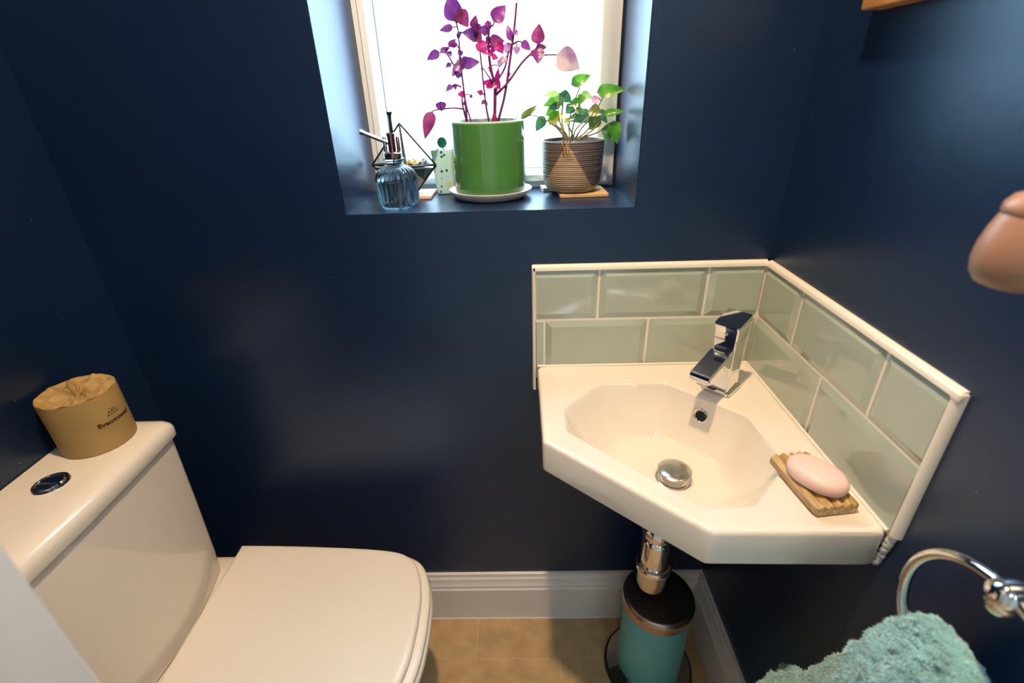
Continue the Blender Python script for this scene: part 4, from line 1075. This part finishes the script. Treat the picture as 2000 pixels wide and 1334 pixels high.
GREEN_STEMS = [
  (0.0012, [(-0.3634, 1.2141), (-0.3706, 1.2298), (-0.3836, 1.2481), (-0.3809, 1.2657)]),
  (0.0012, [(-0.3575, 1.214), (-0.3679, 1.2433), (-0.3667, 1.2784), (-0.3668, 1.287)]),
  (0.0012, [(-0.3535, 1.2138), (-0.3542, 1.2429), (-0.3473, 1.2735), (-0.3359, 1.3014)]),
  (0.0012, [(-0.3476, 1.2137), (-0.3413, 1.2335), (-0.3177, 1.2543)]),
  (0.0012, [(-0.3436, 1.2136), (-0.3268, 1.2376), (-0.3031, 1.2521)]),
  (0.0012, [(-0.3555, 1.2139), (-0.3657, 1.2297), (-0.4031, 1.2514)]),
  (0.0012, [(-0.3406, 1.2135), (-0.3168, 1.2329), (-0.3011, 1.2696), (-0.2925, 1.2866)]),
  (0.0012, [(-0.3357, 1.2134), (-0.307, 1.2326), (-0.2908, 1.2571)]),
  (0.0012, [(-0.3377, 1.2134), (-0.3017, 1.2252), (-0.2858, 1.2383), (-0.2734, 1.2425)]),
  (0.0012, [(-0.3594, 1.214), (-0.3775, 1.2345), (-0.3874, 1.2411)]),
  (0.0012, [(-0.3505, 1.2138), (-0.3448, 1.2515), (-0.3332, 1.2818), (-0.3337, 1.2929)]),
  (0.0012, [(-0.3604, 1.214), (-0.3759, 1.2568), (-0.3746, 1.294)]),
  (0.0012, [(-0.3456, 1.2136), (-0.3519, 1.2293), (-0.3601, 1.243)]),
]
GREEN_LEAVES = [
  ((-0.3521, 1.3078), (-0.3161, 1.3234), 0.0183, 'g'),
  ((-0.3746, 1.2949), (-0.4079, 1.2898), 0.0096, 'lg'),
  ((-0.3621, 1.2877), (-0.4031, 1.2733), 0.0192, 'g'),
  ((-0.3727, 1.2948), (-0.3503, 1.2779), 0.0173, 'bg'),
  ((-0.3052, 1.2938), (-0.2524, 1.2974), 0.0202, 'g'),
  ((-0.3356, 1.2929), (-0.3143, 1.2847), 0.0125, 'lg'),
  ((-0.3326, 1.2912), (-0.3397, 1.2742), 0.0135, 'g'),
  ((-0.3116, 1.288), (-0.3031, 1.2705), 0.0116, 'pk'),
  ((-0.2918, 1.2571), (-0.2555, 1.2623), 0.0125, 'g'),
  ((-0.2736, 1.2451), (-0.2631, 1.2049), 0.0212, 'g'),
  ((-0.2858, 1.2383), (-0.2781, 1.2072), 0.0164, 'dg'),
  ((-0.3012, 1.253), (-0.3156, 1.2292), 0.0212, 'ol'),
  ((-0.311, 1.255), (-0.3593, 1.2484), 0.024, 'bg'),
  ((-0.3799, 1.2666), (-0.3992, 1.2566), 0.0164, 'g'),
  ((-0.376, 1.2638), (-0.3972, 1.2458), 0.0125, 'g'),
  ((-0.3682, 1.2601), (-0.3942, 1.2395), 0.0135, 'y'),
  ((-0.4021, 1.2558), (-0.4188, 1.2293), 0.0164, 'bg'),
  ((-0.3564, 1.251), (-0.363, 1.2404), 0.0087, 'y'),
  ((-0.4469, 1.2534), (-0.4147, 1.271), 0.0087, 'ol'),
  ((-0.3351, 1.2809), (-0.3569, 1.2729), 0.0135, 'dg'),
  ((-0.3433, 1.2682), (-0.3275, 1.2572), 0.0116, 'lg'),
  ((-0.3183, 1.2666), (-0.2966, 1.2573), 0.0192, 'ol'),
  ((-0.3714, 1.2742), (-0.3954, 1.2688), 0.0116, 'bg'),
  ((-0.3008, 1.2635), (-0.2821, 1.2409), 0.0144, 'bg'),
  ((-0.3473, 1.2718), (-0.3614, 1.259), 0.0173, 'bg'),
]
pp = thing('purple_leaved_plant', 'tall straggly plant with magenta and purple leaves in the green pot', 'plant', (GC[0], GC[1], SZ + 0.135))
plant(pp, PURPLE_STEMS, PURPLE_LEAVES, 0.148, 0.03, M['stem_purple'], GC[0], SZ + 0.136, 11, {'pale': 'large faded pink leaf with pale patches'})
bm_obj('stem_base', lathe_bm([(0.0062, -0.004), (0.0066, 0.002), (0.0048, 0.010), (0.0030, 0.017), (0.001, 0.019)], (-0.4965, 0.148, SZ + 0.135), 14), M['stem_magenta'], pp, 60)
lb = leaf_bm((-0.4460, 0.150, 1.2570), (-0.4150, 0.148, 1.2755), 0.009, 0.5, 0.3, 0.1)
o = bm_obj('leaf', lb, LEAF['ol'], pp, 180); o['label'] = 'narrow olive green leaf leaning over the pot rim'
tube('stem', [(-0.462, 0.150, SZ + 0.134), (-0.455, 0.150, 1.254), (-0.446, 0.150, 1.2572)], 0.0007, M['stem_green'], pp, 5)

# wooden coaster, white slip of tile, woven-look pot and the green plant
def slab(name, c, hx, hy, z0, z1, rot, m, r=0.003):
    q = Matrix.Rotation(rot, 2)
    rg = lambda s, z: [Vector((c[0] + (q @ p).x, c[1] + (q @ p).y, z)) for p in fillet([(-hx + s, -hy + s), (hx - s, -hy + s), (hx - s, hy - s), (-hx + s, hy - s)], r, 4)]
    return bm_obj(name, loft_bm([rg(0.0006, z0), rg(0, z0 + 0.0006), rg(0, z1 - 0.0006), rg(0.0006, z1)]), m, None, 40)
co = slab('wooden_coaster', (-0.3275, 0.150), 0.0475, 0.043, SZ + 0.0005, SZ + 0.0065, 0.03, M['coaster'])
tag(co, 'thin square wooden coaster under the woven-look pot', 'coaster')
wt = slab('white_tile_slip', (-0.388, 0.196), 0.018, 0.020, SZ, SZ + 0.008, 0.1, M['saucer'])
tag(wt, 'small white tile on the sill behind the left of the woven-look pot', 'tile')
BPC = (-0.347, 0.155, SZ + 0.0065)
bp_ = thing('ribbed_plant_pot', 'grey ribbed pot with a tan triangle on the wooden coaster', 'plant pot', BPC)
def ribbed():
    m = bpy.data.materials.new('woven_look_two_tone'); m.use_nodes = True; nt = m.node_tree; b = nt.nodes['Principled BSDF']; b.inputs['Roughness'].default_value = 0.42
    tc = nt.nodes.new('ShaderNodeTexCoord'); sx = nt.nodes.new('ShaderNodeSeparateXYZ'); nt.links.new(tc.outputs['Object'], sx.inputs[0])
    def mth(op, a, b_=None, c=None):
        n = nt.nodes.new('ShaderNodeMath'); n.operation = op
        for i, v in enumerate((a, b_, c)):
            if v is None: continue
            if isinstance(v, (int, float)): n.inputs[i].default_value = v
            else: nt.links.new(v, n.inputs[i])
        return n.outputs[0]
    X, Z_ = sx.outputs['X'], sx.outputs['Z']
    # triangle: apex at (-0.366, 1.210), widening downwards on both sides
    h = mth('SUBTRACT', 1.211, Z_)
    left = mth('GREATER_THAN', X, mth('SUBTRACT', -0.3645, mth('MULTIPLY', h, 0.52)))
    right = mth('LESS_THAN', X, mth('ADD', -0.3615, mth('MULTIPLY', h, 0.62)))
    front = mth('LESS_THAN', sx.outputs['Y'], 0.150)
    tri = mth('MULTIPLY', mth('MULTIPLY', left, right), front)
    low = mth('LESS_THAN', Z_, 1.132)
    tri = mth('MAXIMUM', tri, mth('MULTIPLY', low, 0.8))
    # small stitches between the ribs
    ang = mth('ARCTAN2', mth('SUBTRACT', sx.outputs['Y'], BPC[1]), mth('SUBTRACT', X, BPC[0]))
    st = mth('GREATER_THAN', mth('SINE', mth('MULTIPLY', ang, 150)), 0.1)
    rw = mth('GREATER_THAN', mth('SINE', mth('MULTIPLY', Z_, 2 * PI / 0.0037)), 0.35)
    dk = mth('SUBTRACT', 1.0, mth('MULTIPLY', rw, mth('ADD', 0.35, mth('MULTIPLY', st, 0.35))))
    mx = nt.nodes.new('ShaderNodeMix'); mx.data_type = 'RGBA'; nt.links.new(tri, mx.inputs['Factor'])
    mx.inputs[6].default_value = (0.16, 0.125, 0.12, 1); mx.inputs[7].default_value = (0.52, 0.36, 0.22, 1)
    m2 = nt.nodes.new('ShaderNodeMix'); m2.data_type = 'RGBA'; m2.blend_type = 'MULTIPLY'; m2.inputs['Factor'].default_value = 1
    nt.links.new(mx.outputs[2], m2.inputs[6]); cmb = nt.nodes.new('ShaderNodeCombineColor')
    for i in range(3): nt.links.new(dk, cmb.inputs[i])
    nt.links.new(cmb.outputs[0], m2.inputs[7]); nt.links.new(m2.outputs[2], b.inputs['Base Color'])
    prof = []
    base = [(0.030, 0.0), (0.040, 0.0008), (0.047, 0.004), (0.0525, 0.011), (0.0555, 0.020), (0.0575, 0.032), (0.0590, 0.050), (0.0600, 0.070), (0.0604, 0.0925)]
    P = catmull([(r, z, 0) for r, z in base], 14)
    for p in P: prof.append((p.x + 0.00055 * math.cos(p.y * 2 * PI / 0.0037), p.y))
    prof += [(0.0600, 0.0945), (0.0585, 0.0955), (0.0565, 0.0945), (0.0560, 0.084)]
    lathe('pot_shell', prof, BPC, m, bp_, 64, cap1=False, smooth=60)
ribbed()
soil('pot_soil', BPC, 0.0565, BPC[2] + 0.0885, M['soil'], bp_)
gpl = thing('green_leaved_plant', 'bushy green heart-leaved plant in the ribbed pot', 'plant', (BPC[0], BPC[1], BPC[2] + 0.089))
plant(gpl, GREEN_STEMS, GREEN_LEAVES, 0.152, 0.03, M['stem_green'], BPC[0], BPC[2] + 0.09, 23, {'y': 'yellow leaf', 'pk': 'small pink new leaf'})
rn = random.Random(9)
for k in range(3):
    x = -0.372 + 0.006 * k
    tube('dry_root', [(x + 0.006, 0.115, BPC[2] + 0.090), (x + 0.002, 0.0985, BPC[2] + 0.0985), (x, 0.0925, BPC[2] + 0.092), (x + 0.003 - 0.001 * k, 0.0915, BPC[2] + 0.082 - 0.004 * k), (x + 0.004 + 0.001 * k, 0.0920, BPC[2] + 0.072)], 0.0014, M['dry_root'], gpl, 6, r1=0.0006)
